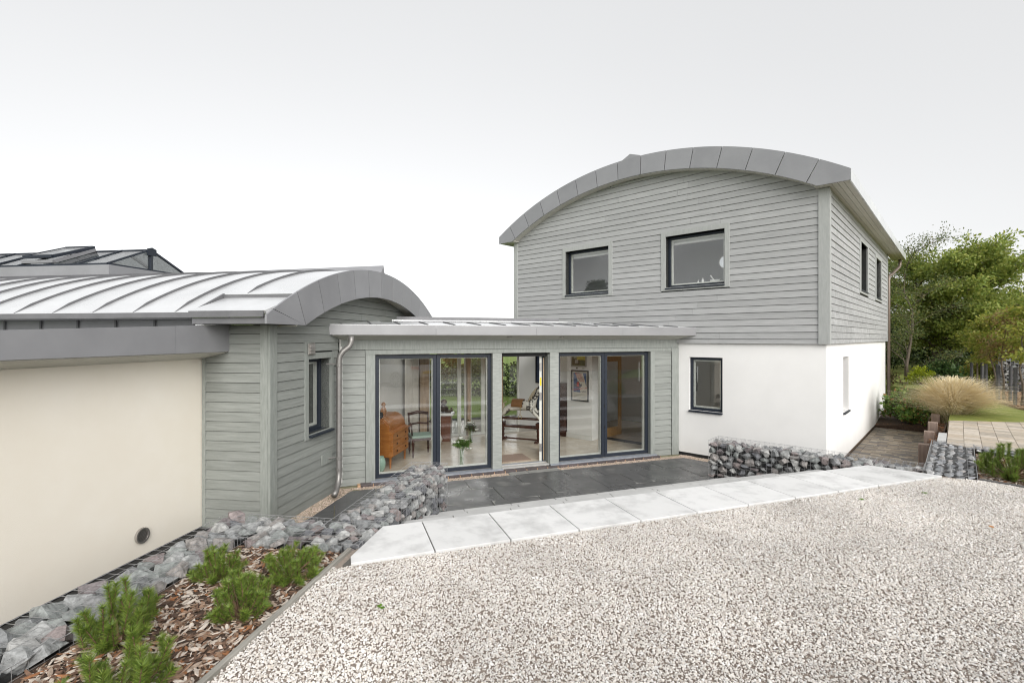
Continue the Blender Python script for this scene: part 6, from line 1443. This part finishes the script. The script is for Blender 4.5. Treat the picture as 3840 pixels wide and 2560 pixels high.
# stepped dark cabinet
cab = thing('stepped_cabinet', HFi(6.25, .2, .07), 'dark stepped cabinet against the wall left of the white pier', 'cabinet')
for k, (w, z0, z1) in enumerate(((.46, .072, .62), (.36, .621, 1.08), (.27, 1.081, 1.5))):
    MB().fbox(HFi, 6.0, 6.45, .0, w, z0, z1).build('cabinet_tier', MAHOG, cab, bevel=.006)
    MB().fbox(HFi, 5.985, 6.465, .0, w+.015, z1-.028, z1-.0005).build('moulding', MAHOG, cab)
MB().fbox(HFi, 5.98, 6.47, .0, .485, .071, .13).build('plinth', MAHOG, cab)
# oak door standing open into the hall
D0, D1 = Vector((2.61, 13.19)), Vector((3.04, 13.57)); dd = (D1-D0).normalized(); OD = Fr(tuple(D0-dd*.28), tuple(dd), (dd[1], -dd[0]))
OAKD = M('oak_door', (.36, .20, .075), (.48, .285, .115), scale=3, rough=.4, stretch=(6, 6, .9))
od = thing('oak_door', OD(.42, 0, .07), 'glazed oak door standing open inside the hall behind the right glazed doors', 'door')
m = MB()
for q in ((0, .12, .08, 2.26), (.73, .85, .08, 2.26), (.12, .73, 2.12, 2.26), (.12, .73, .08, .32)): m.fbox(OD, q[0], q[1], 0, .04, q[2], q[3])
m.build('door_leaf', OAKD, od); MB().fbox(OD, .118, .732, .015, .025, .318, 2.122).build('pane', GLASS, od)
picture(off(HF, -2.985), 3.75, 4.1, 1.2, 1.75, .0, 'small black framed picture on the far hall wall', [M('print_grey', (.2, .22, .2), (.4, .42, .38), scale=6)], None)
# curtains by the rear glazing and at the oak posts
CUR = M('pale_curtain', (.50, .47, .42), (.58, .55, .50), scale=4, rough=.9)
m = MB(); pts = []
for i in range(41): 
    t = 5.0+i*.022; pts.append((t, .10+.03*math.sin(i*1.3)))
m.prism([GBi(t, o, .10) for t, o in pts]+[GBi(t, o+.01, .10) for t, o in pts[::-1]], [GBi(t, o, 2.5) for t, o in pts]+[GBi(t, o+.01, 2.5) for t, o in pts[::-1]])
tag(m.build('curtain', CUR), 'pale full length curtain gathered on the left wall near the rear glazing', 'curtain')
# bathroom things behind the upper right window
for t, h, r, lab in ((2.52, .17, .03, 'pale pump bottle on the sill of the upper right window'), (2.63, .13, .022, 'white toothbrush holder left of the bottle in the upper right window')):
    tag(MB().lathe(HFc(t, -.27, W2[2]+.03), [(r, 0), (r, h*.7), (r*.35, h*.8), (r*.35, h)], 10).build('bottle', M('white_plastic', (.75, .75, .73), rough=.35), smooth=True), lab, 'bottle')
MB_s = MB().fbox(HFc, W2[0]-.05, W2[1]+.05, -.42, -.19, W2[2]-.03, W2[2]+.028).build('inner_sill', M('white_paint', (.70, .70, .67), rough=.4), house)
tb = MB().fbox(HFc, 2.12, 2.34, -.32, -.24, W2[2]+.03, W2[2]+.14); tb.tube([HFc(2.26, -.27, W2[2]+.13), HFc(2.34, -.25, W2[2]+.24)], .016, 6)
tag(tb.build('toiletry_box', M('white_plastic', (.75, .75, .73), rough=.35), bevel=.01), 'white toiletry box with a brush on the sill of the upper right window', 'box')
mm = thing('shaving_mirror', HFc(2.0, -.26, 4.5), 'round shaving mirror at the right edge of the upper right window', 'mirror')
ring = MB(); ring.tube([HFc(2.02+.12*math.cos(a), -.26, 4.5+.14*math.sin(a)) for a in np.linspace(0, 6.283, 25)], .012, 6, caps=False); ring.build('ring', STEEL, mm)
dk = MB(); dk.prism([HFc(2.02+.11*math.cos(a), -.265, 4.5+.13*math.sin(a)) for a in np.linspace(0, 6.0, 18)], [HFc(2.02+.11*math.cos(a), -.255, 4.5+.13*math.sin(a)) for a in np.linspace(0, 6.0, 18)]); dk.build('mirror_glass', M('mirror', (.75, .76, .78), rough=.05, metal=1), mm)
dk = MB().tube([HFc(2.02, -.26, 4.36), HFc(2.02, -.26, 4.01)], .01, 6).build('stand', STEEL, mm)

# ================================================================== BEHIND THE VIEWER (seen mirrored in the glazing)
car = thing('parked_car', (2.9, -2.2, .75), 'silver hatchback parked on the gravel, mirrored in the left glazed door', 'car')
cd = Vector((.36, .933, 0)).normalized(); cn = Vector((cd.y, -cd.x, 0)); CO = Vector((2.62+.78*cn.x*1, .62, .745))
# a: backwards from the rear bumper along the car, b: across
cp = lambda a, b, z: CO-cd*a+cn*b+Vector((0, 0, z))
SIL = M('silver_paint', (.55, .56, .58), (.58, .59, .61), scale=3, rough=.25, metal=.5); BG = M('dark_glass', (.015, .017, .02), rough=.08); TY = M('tyre', (.02, .02, .02), rough=.85); RIM = M('alloy', (.5, .5, .52), rough=.3, metal=.7)
secs = [(0.0, .45, .62, .78), (.10, .26, .92, .86), (.35, .20, .98, .89), (.9, .20, 1.0, .90), (2.0, .19, .98, .90), (3.0, .19, .96, .90), (3.9, .22, .86, .86), (4.25, .32, .70, .76)]
V = []; F_ = []
for a, z0, z1, w in secs:
    for b, z in ((-w, z0+.1), (-w*.96, z0), (w*.96, z0), (w, z0+.1), (w*1.0, (z0+z1)/2), (w*.94, z1-.06), (w*.86, z1), (-w*.86, z1), (-w*.94, z1-.06), (-w, (z0+z1)/2)): V.append(cp(a, b, z))
for i in range(len(secs)-1):
    for k in range(10): F_.append((i*10+k, i*10+(k+1) % 10, (i+1)*10+(k+1) % 10, (i+1)*10+k))
F_ += [tuple(range(10)), tuple(range((len(secs)-1)*10, len(secs)*10))[::-1]]
MB().add(V, F_).build('body', SIL, car, smooth=False, bevel=.03)
cab_s = [(.12, .98, .80, .99), (.50, .98, .62, 1.42), (1.0, .97, .60, 1.47), (2.0, .97, .60, 1.45), (3.0, .96, .72, .97)]
V = []; F_ = []
for a, z0, w, z1 in cab_s: V += [cp(a, -.84, z0-.03), cp(a, .84, z0-.03), cp(a, w+.06, z0+(z1-z0)*.6), cp(a, w-.04, z1), cp(a, -w+.04, z1), cp(a, -w-.06, z0+(z1-z0)*.6)]
for i in range(4):
    for k in range(6): F_.append((i*6+k, i*6+(k+1) % 6, (i+1)*6+(k+1) % 6, (i+1)*6+k))
F_ += [tuple(range(6)), tuple(range(24, 30))[::-1]]
MB().add(V, F_).build('cabin', BG, car)
m = MB()
V = [cp(a, s*.56, z) for a, z in ((.48, 1.43), (1.0, 1.485), (2.0, 1.465), (2.25, 1.42)) for s in (-1, 1)]
m.add(V+[v+Vector((0, 0, -.03)) for v in V], [(0, 1, 3, 2), (2, 3, 5, 4), (4, 5, 7, 6), (8, 10, 11, 9), (10, 12, 13, 11), (12, 14, 15, 13), (0, 2, 10, 8), (2, 4, 12, 10), (4, 6, 14, 12), (1, 9, 11, 3), (3, 11, 13, 5), (5, 13, 15, 7), (0, 8, 9, 1), (6, 7, 15, 14)]); m.build('roof', SIL, car)
def disc(a, b, z, r, t, n=24):
    return [cp(a+r*math.cos(6.283*i/n), b, z+r*math.sin(6.283*i/n)) for i in range(n)], [cp(a+r*math.cos(6.283*i/n), b+t, z+r*math.sin(6.283*i/n)) for i in range(n)]
for a in (.85, 3.45):
    for s in (-1, 1):
        w = MB().prism(*disc(a, s*.74, .33, .33, s*.19)).build('wheel', TY, car)
        m = MB(); m.prism(*disc(a, s*.931, .33, .07, s*.012))
        m.tube([cp(a+.235*math.cos(t), s*.935, .33+.235*math.sin(t)) for t in np.linspace(0, 6.283, 25)], .018, 5, caps=False)
        for k in range(10):
            t = 6.283*k/10; m.tube([cp(a+.05*math.cos(t), s*.935, .33+.05*math.sin(t)), cp(a+.235*math.cos(t), s*.937, .33+.235*math.sin(t))], .017, 4)
        m.build('rim', RIM, w)
TL = M('tail_light', (.45, .03, .02), rough=.2)
for s in (-1, 1): MB().prism([cp(.02, s*.50, .74), cp(.02, s*.80, .76), cp(.10, s*.90, .80), cp(.10, s*.87, .90), cp(.02, s*.52, .86)], [cp(-.02, s*.50, .74), cp(-.02, s*.78, .76), cp(.06, s*.93, .80), cp(.06, s*.90, .90), cp(-.02, s*.52, .86)]).build('tail_light', TL, car)
MB().prism([cp(.0, -.26, .56), cp(.0, .26, .56), cp(.0, .26, .67), cp(.0, -.26, .67)], [cp(-.02, -.26, .56), cp(-.02, .26, .56), cp(-.02, .26, .67), cp(-.02, -.26, .67)]).build('number_plate', M('yellow_plate', (.60, .42, .03), rough=.4), car)
MB().prism([cp(.02, -.78, .30), cp(.02, .78, .30), cp(.02, .80, .42), cp(.02, -.80, .42)], [cp(-.015, -.76, .30), cp(-.015, .76, .30), cp(-.015, .78, .42), cp(-.015, -.78, .42)]).build('bumper_trim', TY, car)
# boundary fence
FN = M('cedar_fence', (.26, .11, .045), (.38, .18, .08), scale=3, rough=.8, stretch=(5, 5, .8), inst=.15)
fence = thing('timber_fence', (13, -6, .73), 'orange brown close boarded fence along the far side of the gravel, mirrored in the right glazed doors', 'fence')
fence['label'] = 'orange brown boarded fence mirrored in the right hand glazed doors'
for k in range(110):
    x = 1.0+k*.17; y = -7.4+(x-1)*.3552
    MB().hexa([(x, y, .74), (x+.155, y+.055, .74), (x+.15, y+.075, .74), (x-.005, y+.02, .74), (x, y, 2.55), (x+.155, y+.055, 2.55), (x+.15, y+.075, 2.55), (x-.005, y+.02, 2.55)]).build('fence_board', FN, fence)
for z in (1.0, 2.2): MB().hexa([(1, -7.37-.06, z), (19.8, -.69-.06, z), (19.8, -.69-.01, z), (1, -7.37-.01, z), (1, -7.37-.06, z+.09), (19.8, -.69-.06, z+.09), (19.8, -.69-.01, z+.09), (1, -7.37-.01, z+.09)]).build('fence_rail', FN, fence) if False else None
